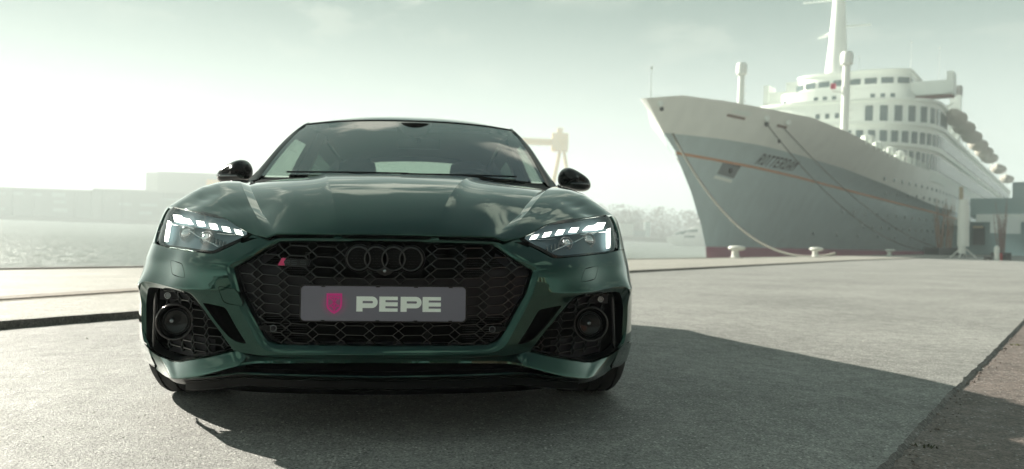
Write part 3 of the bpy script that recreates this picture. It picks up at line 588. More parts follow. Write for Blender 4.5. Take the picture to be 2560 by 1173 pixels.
# camera pod under the rings
prof=[(-.036,.541),(-.020,.546),(-.008,.553),(0,.556),(.008,.553),(.020,.546),(.036,.541),(.022,.528),(0,.522),(-.022,.528)]
MB().prism(prof,lambda p:(p[0],.05,p[1]),lambda p:(p[0]*.8,.008,(p[1]-.54)*.8+.54)).build('front_camera_pod',gloss,car)
MB().lathe((0,.006,.541),[(.0001,.004),(.005,.003),(.0062,0),(.0062,-.01)],axis=(0,-1,0),n=20).build('camera_lens',dchrome,car,True)
for s in (1,-1):
    x=s*.348; y=ymesh(x,.354,.022)
    o=MB().lathe((x,y,.3545),[(.0001,.006),(.0072,.006),(.0082,.004)],axis=(0,-1,0),n=24).build('parking_sensor',greyp,car,True)
    MB().torus((x,y-.004,.3545),.0098,.0014,.003).build('sensor_ring',dchrome,o,True,sharp=80)
    MB().box((x+s*.02,y+.008,.3545),(.05,.01,.012)).build('sensor_bracket',satin,car)
# number plate
plm=mat('plate_grey',(.17,.165,.215),rough=.55)
def _platemat():
    N,L,b=nodes(plm); tc=N.new('ShaderNodeTexCoord'); sx=N.new('ShaderNodeSeparateXYZ'); L(tc.outputs['Object'],sx.inputs[0])
    # printed pink glow round the crest, faint print raster
    vm=N.new('ShaderNodeVectorMath'); vm.operation='SUBTRACT'; vm.inputs[1].default_value=(-.1555,0,.4365); cb=N.new('ShaderNodeCombineXYZ'); L(sx.outputs[0],cb.inputs[0]); L(sx.outputs[2],cb.inputs[2]); L(cb.outputs[0],vm.inputs[0])
    ln=N.new('ShaderNodeVectorMath'); ln.operation='LENGTH'; L(vm.outputs[0],ln.inputs[0])
    mr=N.new('ShaderNodeMapRange'); L(ln.outputs['Value'],mr.inputs[0]); mr.inputs[1].default_value=.052; mr.inputs[2].default_value=.012; mr.interpolation_type='SMOOTHERSTEP'; mr.inputs[4].default_value=.42
    n=N.new('ShaderNodeTexNoise'); n.inputs['Scale'].default_value=60; L(tc.outputs['Object'],n.inputs['Vector'])
    wv=N.new('ShaderNodeMath'); wv.operation='MULTIPLY'; wv.inputs[1].default_value=2600; L(sx.outputs[0],wv.inputs[0]); sn=N.new('ShaderNodeMath'); sn.operation='SINE'; L(wv.outputs[0],sn.inputs[0])
    m3=N.new('ShaderNodeMapRange'); L(sn.outputs[0],m3.inputs[0]); m3.inputs[1].default_value=-1; m3.inputs[3].default_value=.9; m3.inputs[4].default_value=1.1
    a=N.new('ShaderNodeMix'); a.data_type='RGBA'; a.blend_type='MULTIPLY'; a.inputs[0].default_value=1; a.inputs[6].default_value=(.175,.17,.215,1); L(m3.outputs[0],a.inputs[7])
    c=N.new('ShaderNodeMix'); c.data_type='RGBA'; L(mr.outputs[0],c.inputs[0]); L(a.outputs[2],c.inputs[6]); c.inputs[7].default_value=(.58,.04,.26,1); L(c.outputs[2],b.inputs['Base Color'])
_platemat()
def rrect(x0,x1,z0,z1,r,n=6):
    out=[]
    for cx,cz,a0 in ((x1-r,z1-r,0),(x0+r,z1-r,90),(x0+r,z0+r,180),(x1-r,z0+r,270)):
        for k in range(n+1): a=R(a0+90*k/n); out.append((cx+r*math.cos(a),cz+r*math.sin(a)))
    return out
PB=-.002
MB().prism(rrect(-.263,.263,.378,.496,.014),lambda p:(p[0],.03,p[1]),lambda p:(p[0],PB+.003,p[1])).build('plate_holder',gloss,car)
plate=MB().prism(rrect(-.2585,.2585,.3825,.4915,.012),lambda p:(p[0],.02,p[1]),lambda p:(p[0],PB,p[1])).build('number_plate',plm,car)
white=mat('plate_white',(.90,.98,.93),rough=.5)
# lettering: wide heavy capitals
def flat(name,polys,m,y=PB-.0012,d=.0012,parent=None):
    mb=MB(); [mb.prism(p,lambda q:(q[0],y+d,q[1]),lambda q:(q[0],y,q[1])) for p in polys]; return mb.build(name,m,parent or plate)
zT,zB=.4600,.4122; H_=zT-zB
def letP(x,w):
    st=.0195; bot=zB+H_*.235; r_=(zT-bot)/2; cx=x+w-r_; cz=(zT+bot)/2; hz0,hz1=zB+H_*.55,zB+H_*.70
    arc=lambda r,c,z,a0,a1,n=10:[(c+r*math.cos(R(a0+(a1-a0)*k/n)),z+r*math.sin(R(a0+(a1-a0)*k/n))) for k in range(n+1)]
    rh=(hz1-hz0)/2; czh=(hz0+hz1)/2
    top=[(x,zT),(x,hz1),(cx,hz1)]+arc(rh,cx,czh,90,0)[1:]+arc(r_,cx,cz,0,90)[0:]
    botp=[(x,hz0),(x,bot),(cx,bot)]+arc(r_,cx,cz,-90,0)+arc(rh,cx,czh,0,-90)
    return [[(x,zB),(x+st,zB),(x+st,zT),(x,zT)],[(x+st,hz1),(cx,hz1)]+arc(rh,cx,czh,90,0)[1:]+arc(r_,cx,cz,0,90)+[(x+st,zT)],
            [(x+st,bot),(cx,bot)]+arc(r_,cx,cz,-90,0)[1:]+arc(rh,cx,czh,0,-90)+[(x+st,hz0)]]
def letE(x,w):
    st=.0195; hs=[(0,.225),(.36,.63),(.765,1.0)]
    return [[(x,zB),(x+st,zB),(x+st,zT),(x,zT)]]+[[(x+st,zB+a*H_),(x+w,zB+a*H_),(x+w,zB+b*H_),(x+st,zB+b*H_)] for a,b in hs]
for k,(x,w) in enumerate([(-.0865,.0665),(-.0150,.0580),(.0520,.0665),(.1215,.0580)]):
    flat('letter',(letP if k%2==0 else letE)(x,w),white)
for x in (-.19,-.02,.10,.21):
    for z in (.3835,.4905): MB().box((x,PB-.001,z),(.012,.004,.003)).build('plate_clip',satin,plate)
# crest
cx,cz=-.1555,.4365
crest=mat('plate_pink',(.78,.04,.32),rough=.5)
sh=lambda k:[(cx+k*x,cz+k*z) for x,z in [(-.0242,.0322),(.0242,.0322),(.0242,-.006),(.021,-.016),(.012,-.0255),(0,-.0325),(-.012,-.0255),(-.021,-.016),(-.0242,-.006)]]
o_,i_=sh(1),sh(.76); n_=len(o_)
polys=[[o_[i],o_[(i+1)%n_],i_[(i+1)%n_],i_[i]] for i in range(n_)]
polys+=[[(cx-.0023,cz-.026),(cx+.0023,cz-.026),(cx+.0023,cz+.018),(cx-.0023,cz+.018)],[(cx-.017,cz+.018),(cx+.017,cz+.018),(cx+.017,cz+.0225),(cx-.017,cz+.0225)]]
for sx in (1,-1):
    for (q0,q1) in [((.001,.004),(.016,.015)),((.001,.004),(.016,-.006)),((.001,-.018),(.015,-.009))]:
        a=np.array([cx+sx*q0[0],cz+q0[1]]); b=np.array([cx+sx*q1[0],cz+q1[1]]); mid=(a+b)/2+np.array([0,.006 if q1[1]>q0[1] else -.004])
        pts=[a,mid,b]
        for p,q in zip(pts[:-1],pts[1:]):
            d=(q-p)/np.hypot(*(q-p)); nn=np.array([-d[1],d[0]])*.0019; polys.append([tuple(p-nn),tuple(q-nn),tuple(q+nn),tuple(p+nn)])
flat('crest',polys,crest)
# badge: pink rhomboid and two letters and a figure on a black slab
BX=lambda x,z:(x,z)
by=lambda x:ymesh(x,.565)-.012
bad=MB().prism([(-.344,.553),(-.3275,.5785),(-.236,.5725),(-.243,.5525)],lambda p:(p[0],by(p[0])+.010,p[1]),lambda p:(p[0],by(p[0]),p[1])).build('model_badge',satin,car)
def flatb(nm,poly,m): 
    mb=MB(); [mb.prism(p,lambda q:(q[0],by(q[0]),q[1]),lambda q:(q[0],by(q[0])-.002,q[1])) for p in poly]; mb.build(nm,m,bad)
flatb('pink_rhomboid',[[(-.3415,.5535),(-.3285,.5775),(-.3150,.5765),(-.3225,.5660),(-.3190,.5535)]],pink)
edge=mat('badge_edge',(.10,.115,.12),rough=.25,metal=.6)
def seg7(x,z,w,h,sg,t=.0016,sl=.25):
    L_=[]; f=lambda a,b:(x+a+sl*b*.35,z+b)
    bars={'t':((0,h),(w,h)),'m':((0,h/2),(w,h/2)),'b':((0,0),(w,0)),'tl':((0,h/2),(0,h)),'bl':((0,0),(0,h/2)),'tr':((w,h/2),(w,h)),'br':((w,0),(w,h/2)),'d':((w*.4,h/2),(w,0))}
    for s in sg:
        a,b=np.array(f(*bars[s][0])),np.array(f(*bars[s][1])); d=(b-a)/np.hypot(*(b-a)); nn=np.array([-d[1],d[0]])*t/2; L_.append([tuple(a-nn-d*t/2),tuple(b-nn+d*t/2),tuple(b+nn+d*t/2),tuple(a+nn-d*t/2)])
    return L_
flatb('badge_letter_r',seg7(-.318,.557,.014,.0125,('t','m','tr','tl','bl','d')),edge)
flatb('badge_letter_s',seg7(-.297,.557,.015,.0125,('t','m','b','tl','br')),edge)
flatb('badge_figure',seg7(-.268,.557,.016,.0120,('t','m','b','tl','br')),edge)
# ---- slot between grille and bonnet ----
strip('bonnet_slot_shadow',[p+np.array([0,.004,0]) for p in P3('b_top')[:6]],[p+np.array([0,.05,.02]) for p in P3('b_top')[:6]],satin,car)
for s in (1,-1):
    x=s*.156; y=yn(.156)+.062
    MB().add([(x-.017,y,.6425),(x+.017,y,.6425),(x+.008,y+.004,.6525),(x-.008,y+.004,.6525),(x-.017,y+.03,.6425),(x+.017,y+.03,.6425),(x+.008,y+.03,.6525),(x-.008,y+.03,.6525)],[(0,1,2,3),(5,4,7,6),(1,5,6,2),(4,0,3,7),(3,2,6,7),(0,4,5,1)]).build('bonnet_stop',paint,car)
# ---- bonnet ----
z0=nspline([0,.05,.08,.13,.2,.3,.45,.6,.8,1.0,1.2,1.5],[.62,.661,.687,.722,.762,.810,.862,.894,.918,.933,.943,.950])
HF=[list(p) for p in D['hood_front']]; HF[0][0]=0.0
XR=[0,.2,.39,.435,.56,.675,.715,.74,.765,.79,.81,.83,.85,.88,None]; CC=[0,.25,.25,.35,.7,.95,.95,.8,.7,.6,.55,.5,.45,.3,0]
zE=lambda y:np.interp(y,[.5,.545,.7,.85,1.0,1.45],[.750,.7535,.762,.768,.774,.790])
tt=np.linspace(0,1,56)**1.35; C_=[]
for k in range(15):
    xf,yf,zf=HF[k]; col=[]
    yr=1.30+.10*(((XR[k] or .9))/.9)**2
    for t in tt:
        y=yf+(yr-yf)*t
        if k==14:
            p=S(uYz(y,float(zE(y))),zE(y)); col.append([p[0],p[1],p[2]]); continue
        x=xf+(XR[k]-xf)*(t+CC[k]*t*(1-t)); T_=(y-.1)/1.28
        dA=np.interp(y,[.1,.33,.64,1.0,1.4],[.059,.071,.045,.038,.034])
        if k<=6: dr=[0,.002,.006,.019,.035,dA+.013*min(1,t/.15),dA][k]
        else:
            xe=S(uYz(max(y,.5),.77),.77)[0]; xa=np.interp(y,[.1,.33,.64,1.0,1.4],[.387,.49,.643,.70,.715]); q=np.clip((x-xa)/(xe-xa),0,1)
            de=float(z0(y))-zE(y) if y>.5 else np.interp(y,[.1,.3,.5],[.09,.115,float(z0(.5))-.75]); dr=dA+(de-dA)*q**2.05
        col.append([x,y,float(z0(y))-dr])
    col=np.array(col)
    if k<14:
        c=zf-col[0,2]; col[:,2]+=c*np.exp(-(col[:,1]-yf)/.13)*(1-tt)
    C_.append(col)
C_=np.array(C_)
HV=[];HFc=[]
for sg in (1,-1):
    for a,b_ in ((0,2),(2,5),(5,6),(6,14)):
        idx=np.arange(a,b_+1); sub=8 if b_-a<4 else 5; q=np.linspace(a,b_,(b_-a)*sub+1); G=np.zeros((len(q),len(tt),3))
        for j in range(len(tt)):
            for c in range(3): G[:,j,c]=nspline(idx,C_[idx,j,c])(q) if b_-a>1 else np.interp(q,idx,C_[idx,j,c])
        if a==0:  # flat tangent at the middle of the car
            pass
        rows=np.concatenate([G[:,:1]+[[[0,.030,-.004]]],G[:,:1]+[[[0,.005,-.0055]]],G[:,:1]+[[[0,.0005,-.0025]]],G],1); b=len(HV)
        HV+=list((rows*[sg,1,1]).reshape(-1,3)); HFc+=grid_faces(rows.shape[0],rows.shape[1],flip=sg<0,b=b)
bm=bmesh.new(); vs=[bm.verts.new(v) for v in HV]; [bm.faces.new([vs[i] for i in f]) for f in HFc]
# weld the centre line only, so that the feature lines stay crisp
bmesh.ops.remove_doubles(bm,verts=[v for v in bm.verts if abs(v.co.x)<1e-5],dist=1e-5)
me=bpy.data.meshes.new('bonnet'); bm.to_mesh(me); bm.free(); me.shade_smooth(); me.materials.append(paint)
bon=bpy.data.objects.new('bonnet',me); COL.objects.link(bon); bon.parent=car
bl_=[(0,.07,.64),(.2,.08,.64),(.35,.11,.635),(.45,.2,.64)]
# ---- fender, doors, quarter ----
ftop=[(uYz(y,float(zE(y))),float(zE(y))-.004) for y in (1.36,1.2,1.0,.85,.7,.60)]
arc=[archpt(R(a)) for a in range(46,136,6)]
f_outer=[p for p in uz('fender_hl')[:-1]][::-1]
a0=math.asin((.618-AZ)/AR)
arc=[archpt(a0+(math.pi-2*a0)*k/14) for k in range(15)]+[archpt(a,) for a in (math.pi-.35,math.pi,math.pi+.3)]
fend=[p for p in uz('fender_hl')[:5]][::-1]+[(1.0385,.6185)]+arc+[(uYz(1.355,.235),.235),(uYz(1.355,.5),.5)]+ftop
for sg in (1,-1): panel('front_wing',(fend,[]),fn(),paint,car,step=.016,flange=.014,mirror=(sg,))
def belt(y): return float(np.interp(y,[1.36,2.4,3.4,4.7],[.822,.845,.875,.90]))
def sidepanel(nm,y0_,y1_,arch=False):
    uY=lambda y,z=.235:uYz(y,z)
    archpt=lambda a,cy:(uYz(cy-AR*math.cos(a),AZ+AR*math.sin(a)),AZ+AR*math.sin(a))
    low=[(uY(y),.235) for y in np.linspace(y0_+.004,y1_-.004,6)]
    if arch: low=[(uY(y0_+.004),.235)]+[archpt(-.3,3.7),archpt(0,3.7),archpt(.5,3.7),archpt(1,3.7),archpt(math.pi/2,3.7),archpt(2.14,3.7),archpt(2.64,3.7),archpt(math.pi,3.7),archpt(3.44,3.7)]+[(uY(y1_-.004),.235)]
    top=[(uY(y1_-.004,z),z) for z in (.4,.55,.7)]+[(uY(y,belt(y)),belt(y)) for y in np.linspace(y1_-.004,y0_+.004,6)]+[(uY(y0_+.004,z),z) for z in (.7,.55,.4)]
    for sg in (1,-1): panel(nm,(low+top,[]),fn(),paint,car,step=.05,flange=.012,mirror=(sg,))
sidepanel('front_door',1.36,2.36); sidepanel('rear_door',2.36,3.22); sidepanel('quarter_panel',3.22,4.28,True)
rear=[(u,.235) for u in np.linspace(uY(4.28),UMAX,8)]+[(u,.90) for u in np.linspace(UMAX,uY(4.28),8)]
panel('rear_bumper',(rear,[]),fn(),paint,car,step=.06,flange=0)
V=[];F=[]
for sg in (1,-1):
    b=len(V)
    for u in np.linspace(uY(1.28),UMAX,30): V+=[S(u,.235)*[sg,1,1],S(u,.15,-.03)*[sg,1,1],S(u,.13,-.25)*[sg,1,1]]
    F+=grid_faces(30,3,flip=sg>0,b=b)
mobj('sill',V,[f for f in F if not (abs(np.mean([V[i][1] for i in f])-3.7)<.37)],satin,car)
MB().box((0,2.5,.165),(1.5,4.2,.03)).build('underbody',dark,car)
MB().box((0,1.0,.5),(1.1,.5,.5)).build('engine_block',dark,car)
# ---- cabin ----
nx=24; X_=np.linspace(-1,1,2*nx+1)
def wsc(x,t):
    xb,xt=.7055*x,.585*x; yb=1.36+.14*abs(x)**2.2; yt=1.93+.11*abs(x)**2.2; zb_=.962+.006*x*x; zt_=1.3135-.0195*abs(x)**2.6
    return np.array([xb+(xt-xb)*t, yb+(yt-yb)*t-.02*math.sin(math.pi*t)*(1-x*x*.5), zb_+(zt_-zb_)*t+.016*math.sin(math.pi*t)])
G=[wsc(x,t) for x in X_ for t in np.linspace(-.04,1,16)]
mobj('windscreen',G,grid_faces(len(X_),16,flip=False),wglass,car,True)
# roof skin: from the header back to the tail
ry=np.array([1.94,1.98,2.05,2.2,2.4,2.7,3.0,3.3,3.42]); rz=np.array([1.320,1.334,1.351,1.380,1.401,1.402,1.372,1.335,1.315])
def roofp(x,k):
    y=ry[k]+.11*abs(x)**2.2*(1-min(1,k/5)); hw=np.interp(ry[k],[1.94,2.4,3.0,3.42],[.594,.592,.575,.55]); ze=rz[k]-.022-.055*min(1,k/5)
    return np.array([hw*x,y,ze+(rz[k]-ze)*(1-abs(x)**2.6)])
G=[roofp(x,k) for x in X_ for k in range(len(ry))]
mobj('roof',G,grid_faces(len(X_),len(ry)),paint,car,True)
G=[roofp(x,k)-np.array([0,-.02,.035]) for x in X_*.96 for k in range(len(ry))]
mobj('headliner',G,grid_faces(len(X_),len(ry),flip=True),mat('headliner_grey',(.09,.09,.085),rough=.9),car,True)
mb=MB(); mb.tube([wsc(x,1.0)+np.array([0,.006,.003]) for x in X_],.005,6); mb.build('header_seal',satin,car,True)
# rear screen and tail
def rsc(x,t):
    a=roofp(x,len(ry)-1); b=np.array([.62*x,4.22-.05*x*x,1.02-.02*x*x]); return a*(1-t)+b*t+np.array([0,0,.03*math.sin(math.pi*t)])
def rgrid(nm,x0,x1,t0,t1,m,inv=False):
    G=[rsc(x,t) for x in np.linspace(x0,x1,9) for t in np.linspace(t0,t1,7)]; mobj(nm,G,grid_faces(9,7),m,car,True)
rgrid('rear_window',-.60,.60,.26,.84,sglass); rgrid('tailgate_panel',-1,-.60,.0,1,paint); rgrid('tailgate_panel',.60,1,.0,1,paint); rgrid('tailgate_panel',-.64,.64,0,.26,paint); rgrid('tailgate_panel',-.64,.64,.84,1,paint)
G=[]
for x in X_: G+=[np.array([.62*x,4.22-.05*x*x,1.02-.02*x*x]),np.array([.70*x,4.5-.08*x*x,.955-.03*x*x]),np.array([.74*x,4.66-.12*x**4,.925-.03*x*x]),np.array([.76*x,4.70-.14*x**4,.85])]
mobj('boot_lid',G,grid_faces(len(X_),4),paint,car,True)
# side glass, pillars, cant rail
top=[(.585,2.04,1.292),(.600,2.25,1.318),(.598,2.5,1.325),(.590,2.8,1.318),(.575,3.15,1.275),(.562,3.42,1.222),(.59,3.8,1.10),(.63,4.2,1.0)]
bot=[(.80,1.60,.835),(.812,2.0,.845),(.812,2.5,.855),(.81,2.8,.862),(.80,3.15,.872),(.785,3.42,.88),(.76,3.8,.89),(.72,4.2,.90)]
bot=[( S(uY(y),belt(y))[0],y,belt(y)) for _,y,_ in bot]
tp=densef(top,5); bt=densef(bot,5)
for sg in (1,-1):
    G=[]; 
    for a,b in zip(tp,bt): G+=[(a*(1-t)+b*t+np.array([.02*math.sin(math.pi*t),0,0]))*[sg,1,1] for t in np.linspace(0,1,6)]
    cut=4; ns=len(tp)
    Gg=np.array(G).reshape(ns,6,3)
    mobj('side_window',Gg[0:10,1:].reshape(-1,3),grid_faces(10,5,flip=sg>0),sglass,car,True); mobj('rear_side_window',Gg[11:24,1:].reshape(-1,3),grid_faces(13,5,flip=sg>0),pglass,car,True)
    mobj('window_frame',Gg[0:24,:2].reshape(-1,3),grid_faces(24,2,flip=sg>0),satin,car,True); mobj('door_post',Gg[9:12].reshape(-1,3),grid_faces(3,6,flip=sg>0),satin,car,True)
    mobj('rear_pillar',G[23*6:],grid_faces(ns-23,6,flip=sg>0),paint,car,True)
    m_=MB(); m_.tube([np.array(p)*[sg,1,1]+np.array([0,0,.0]) for p in tp],[.004,.010,.014]+[.017]*(len(tp)-3),8); m_.build('roof_rail',paint,car,True)
    m_=MB(); q=[(a*(1-t)+b*t+np.array([.012*math.sin(math.pi*t)-.01,0,0]))*[sg,1,1] for a,b in [(tp[12],bt[12])] for t in np.linspace(0,1,6)]; m_.tube(q,.05,6); m_.build('centre_pillar',satin,car)
    # windscreen pillar
    po=[np.array(p) for p in ([(.79,1.46,.905)]+[tuple(x) for x in D['pill_out']]+[(.60,2.2,1.315)])]; pi=[np.array(p) for p in ([(.722,1.44,.93)]+[tuple(wsc(1,t)) for t in (0,.22,.45,.65,.85,1.0)]+[(.585,2.2,1.318)])]
    po=densef(po,4);pi=densef(pi,4); G=[]
    for a,b in zip(po,pi):
        mid=(a+b)/2+np.array([.006,-.012,.004]); G+=[b+np.array([-.004,.03,-.012]),b,mid,a,a+np.array([-.01,.035,-.006]),b+np.array([-.004,.03,-.012])]
    mobj('windscreen_pillar',[p*[sg,1,1] for p in G],grid_faces(len(po),6,flip=sg<0),paint if False else gloss,car,True,sharp=60)
    # wing top behind the bonnet, below the pillar
    m_=MB(); 
# scuttle, wipers
G=[]
for x in X_: 
    b=wsc(x,-.03); G+=[b+np.array([0,.01,-.01]),b+np.array([0,-.05,-.03]),np.array([.80*x,1.22+.12*x*x,.915-.03*x*x]),np.array([.80*x,1.2+.12*x*x,.80])]
mobj('scuttle',G,grid_faces(len(X_),4,flip=True),satin,car,True)
for (xa,xb,ya) in ((-.58,.02,0),(-.02,.56,0)):
    mb=MB(); mb.tube([wsc(x/.7055,.004+.012*(x-xa))+np.array([0,-.012,.004]) for x in np.linspace(xa,xb,12)],.0045,6); w=mb.build('wiper',satin,car,True)
    MB().tube([np.array([xb+.03,1.33,.935]),wsc((xa+xb)/2/.7055,.004)+np.array([0,-.02,.006])],[.008,.005],6).build('wiper_arm',satin,w,True)
# interior
inter=mat('interior_black',(.02,.02,.021),rough=.8)
G=[]
for x in X_: G+=[np.array([.68*x,1.50+.1*x*x,.945]),np.array([.66*x,1.75,.955+.03*math.exp(-((x+.5)/.28)**2)]),np.array([.66*x,1.98,.93]),np.array([.66*x,2.0,.5])]
mobj('dashboard',G,grid_faces(len(X_),4),inter,car,True)
MB().box((0,2.9,.42),(1.46,2.7,.02)).build('cabin_floor',inter,car)
def seat(x,y,h=1.0):
    mb=MB(); mb.box((x,y,.62),(.50,.5,.16)); mb.box((x,y+.28,.85),(.50,.12,.46),taper=.86); s_=mb.build('seat',inter,car)
    q=MB(); q.lathe((x,y+.33,1.09*h),[(.001,.085),(.07,.08),(.115,.055),(.125,0),(.115,-.05),(.07,-.075),(.001,-.08)],axis=(0,0,1),n=14)
    q.v=[(a,(b-(y+.33))*.45+y+.33,c) for a,b,c in q.v]; q.build('head_restraint',inter,s_,True)
seat(-.36,2.35); seat(.36,2.35); seat(-.36,3.15,.985); seat(.36,3.15,.985)
MB().box((0,3.5,.84),(1.3,.5,.05)).build('parcel_shelf',inter,car)
mb=MB().torus((.36,1.98,.90),.175,.014,.014,axis=(0,-.9,.43)); mb.build('steering_wheel',inter,car,True)
mm=mat('mirror_housing_grey',(.10,.12,.12),rough=.5)
MB().lathe((0.03,1.955,1.285),[(.0001,-.06),(.03,-.058),(.062,-.042),(.085,-.012),(.095,.02)],axis=(0,-.1,1),n=24).build('sensor_cover',satin,car,True)
MB().box((.05,2.06,1.205),(.24,.02,.06)).build('interior_mirror',mm,car)
MB().tube([(.04,2.0,1.30),(.05,2.05,1.21)],.012).build('mirror_stalk',satin,car)
for s in (1,-1): MB().box((s*.27,2.05,1.285),(.38,.12,.012)).build('sun_visor',mm,car)
# ---- door mirrors ----
def bez(pts): return pts
def doormirror(sg):
    root_=[]
    ring=[(1.016,.966),(1.008,.996),(.975,1.020),(.926,1.044),(.889,1.057),(.858,1.050),(.840,1.026),(.832,.992),(.846,.962),(.90,.948),(.96,.938),(1.004,.946)]
    c=np.array([.925,.994]); ring=[(c[0]+(x-c[0])*1.08,c[1]+(z-c[1])*1.14) for x,z in ring]; V=[];F=[]; n=len(ring); pr=[(0.05,-.115),(.45,-.108),(.75,-.088),(.92,-.055),(1.0,-.01),(1.0,.03),(.95,.045),(.90,.045)]
    for k,dy in pr:
        for x,z in ring:
            lean=.05*(x-.84)/.18
            V.append(((c[0]+(x-c[0])*k)*sg,1.80+dy+lean,c[1]+(z-c[1])*k))
    for i in range(len(pr)-1):
        for j in range(n): F.append((i*n+j,i*n+(j+1)%n,(i+1)*n+(j+1)%n,(i+1)*n+j))
    F.append(tuple(range(n)))
    if sg<0: F=[f[::-1] for f in F]
    o=mobj('door_mirror',V,F,gloss,car,True,sharp=70); md=o.modifiers.new('s','SUBSURF'); md.levels=md.render_levels=2
    mobj('mirror_glass',[((c[0]+(x-c[0])*.9)*sg,1.80+.04+.05*(x-.84)/.18,c[1]+(z-c[1])*.9) for x,z in ring],[tuple(range(n))],chrome,o)
    MB().tube([(.998*sg,1.752,.969),(.96*sg,1.712,.968),(.88*sg,1.692,.968)],[.003,.005,.004],8).build('indicator_strip',dchrome,o,True)
    q=MB(); q.tube([(.775*sg,1.84,.835),(.805*sg,1.80,.90),(.845*sg,1.79,.955)],[.035,.022,.022],8); q.build('mirror_foot',satin,o,True)
doormirror(1); doormirror(-1)
# ---- headlights ----
lens=rounded(uz('lens'),r=.2,it=1)
hl_back=mat('lamp_housing',(.10,.145,.165),rough=.8,spec=0)
def outset(poly,k):
    P=np.array(poly); n=len(P); out=[]
    for i in range(n):
        t=P[(i+1)%n]-P[i-1]; t/=np.hypot(*t)+1e-9; out.append(tuple(P[i]+np.array([t[1],-t[0]])*k))
    return out
def area(P): P=np.array(P); return .5*np.sum(P[:,0]*np.roll(P[:,1],-1)-np.roll(P[:,0],-1)*P[:,1])
if area(lens)<0: lens=lens[::-1]
for sg in (1,-1):
    h=panel('headlight',(lens,[]),fn(-.004),lensm,car,step=.015,flange=0,mirror=(sg,))
    W=[S(u,z,-.004) for u,z in lens]; W2=[S(u,z,-.012) for u,z in outset(lens,.008)]; Wb=[S(u,z)+np.array([0,.065,0]) for u,z in shrink(lens,.006)]
    strip('lamp_seal',W2,W,gloss,h,mirror=(sg,),close=True); strip('lamp_wall',[p+np.array([0,.002,0]) for p in W],Wb,dark,h,mirror=(sg,),close=True)
    panel('lamp_housing',(shrink(lens,.004),[]),fn(0,.065),hl_back,h,step=.03,flange=0,mirror=(sg,))
    def lump(nm,key,m,d=.012,off=0.0):
        P=[S(u,z,off)+np.array([0,.025,0]) for u,z in D[key]]; Q=[p+np.array([0,d,0]) for p in P]; n=len(P)
        P=[p*[sg,1,1] for p in P];Q=[q*[sg,1,1] for q in Q]
        mobj(nm,P+Q,[tuple(range(n)) if sg<0 else tuple(range(n))[::-1],tuple(range(n,2*n))]+[(i,(i+1)%n,n+(i+1)%n,n+i) for i in range(n)],m,h)
    lump('light_bar','drl_long',drl); lump('light_strip','drl_v',drl)
    for i in range(4): lump('light_block','drl%d'%i,drl)
    # bezel shelf under the daytime lights and the two projector lenses
    for key in ('ridge1','ridge2','ridge3'):
        P=[(S(u,z)+np.array([0,.030,0]))*[sg,1,1] for u,z in D[key]]; MB().tube(P,.0022,6).build('bright_trim',chrome,h,True)
    sh_=[S(u,z)*[sg,1,1]+np.array([0,.03,0]) for u,z in [(.50,.651),(.60,.663),(.70,.672),(.80,.680),(.90,.686),(.975,.693)]]
    strip('lamp_shelf',[p*[sg,1,1] for p in sh_],[p*[sg,1,1]+np.array([0,.035,.004]) for p in sh_],hl_back,h,mirror=(sg,))
    for (u,z,r_) in ((.655,.636,.021),(.815,.650,.024)):
        p=S(u,z)*[sg,1,1]+np.array([0,.055,0])
        MB().lathe(p,[(.0001,.018),(r_*.5,.016),(r_*.85,.008),(r_,0)],axis=(sg*.25,-1,0),n=24).build('projector_lens',glassy if False else chrome,h,True)
        MB().torus(p,r_*1.12,.003,.006,axis=(sg*.25,-1,0),n=32,m=8).build('projector_ring',dchrome,h,True,sharp=80)
    mb=MB()
    for k in range(5):
        p=S(.56+.018*k,.618+.004*k)*[sg,1,1]+np.array([0,.045,0]); mb.box(p,(.004,.03,.018))
    mb.build('reflector_fins',dchrome,h)
# black vent with slats beside the lamp
slp=rounded(uz('slats'),r=.2,it=1)
if area(slp)<0: slp=slp[::-1]
for sg in (1,-1):
    h=panel('lamp_side_vent',(slp,[]),fn(-.007),gloss,car,step=.02,flange=0,mirror=(sg,))
    for z in (.722,.690,.658):
        u0=np.interp(z,[.62,.655,.71,.745],[1.018,1.035,1.066,1.09]); P=[S(u,z,-.004)*[sg,1,1] for u in np.linspace(u0,u0+.045,4)]; MB().tube(P,.002,6).build('vent_slat',dchrome,h,True)
# ---- side intakes ----
def outer_to_inner(A,B,n=70): return resample(A,n),resample(B,n)
fo=P3('fog_outer'); fi=[p for p in P3('fog_in_top',off=-.012)]
A_,B_=outer_to_inner(densef(fo,3),densef(fi,3)); strip('intake_bezel',A_,B_,paint,car,rows=3,bulge=(0,-.003,0),sharp=60)
so=[S(u,z) for u,z in [(1.0179,.2625)]+side_in+[uz('fog_outer')[0]]]; si=[p for p in P3('fog_in_left',off=-.012)]
A_,B_=outer_to_inner(so,si,30); strip('intake_bezel_side',A_,B_,paint,car,rows=2,sharp=60)
loop=uz('fog_in_left')[:-1]+uz('fog_in_top')[:-1]+uz('fog_in_bot')[:-1]
i0=[S(u,z,-.012) for u,z in loop]; i1=[S(u,z,-.022)+np.array([-.004,.05,0]) for u,z in shrink(loop,.006)]
strip('intake_wall',i0,i1,satin,car,close=True)
bi=[p for p in P3('fog_in_bot',off=-.012)]; bo=P3('lip_top',off=.004)[6:17][::1]
A_,B_=outer_to_inner(resample(bi,60),resample([S(u,z,.004) for u,z in D['lip_top'][6:]],60)); strip('intake_lower_bezel',A_,B_,paint,car,rows=1)
loopA=np.array(loop)
fcu,fcz=D['fogc'][0]
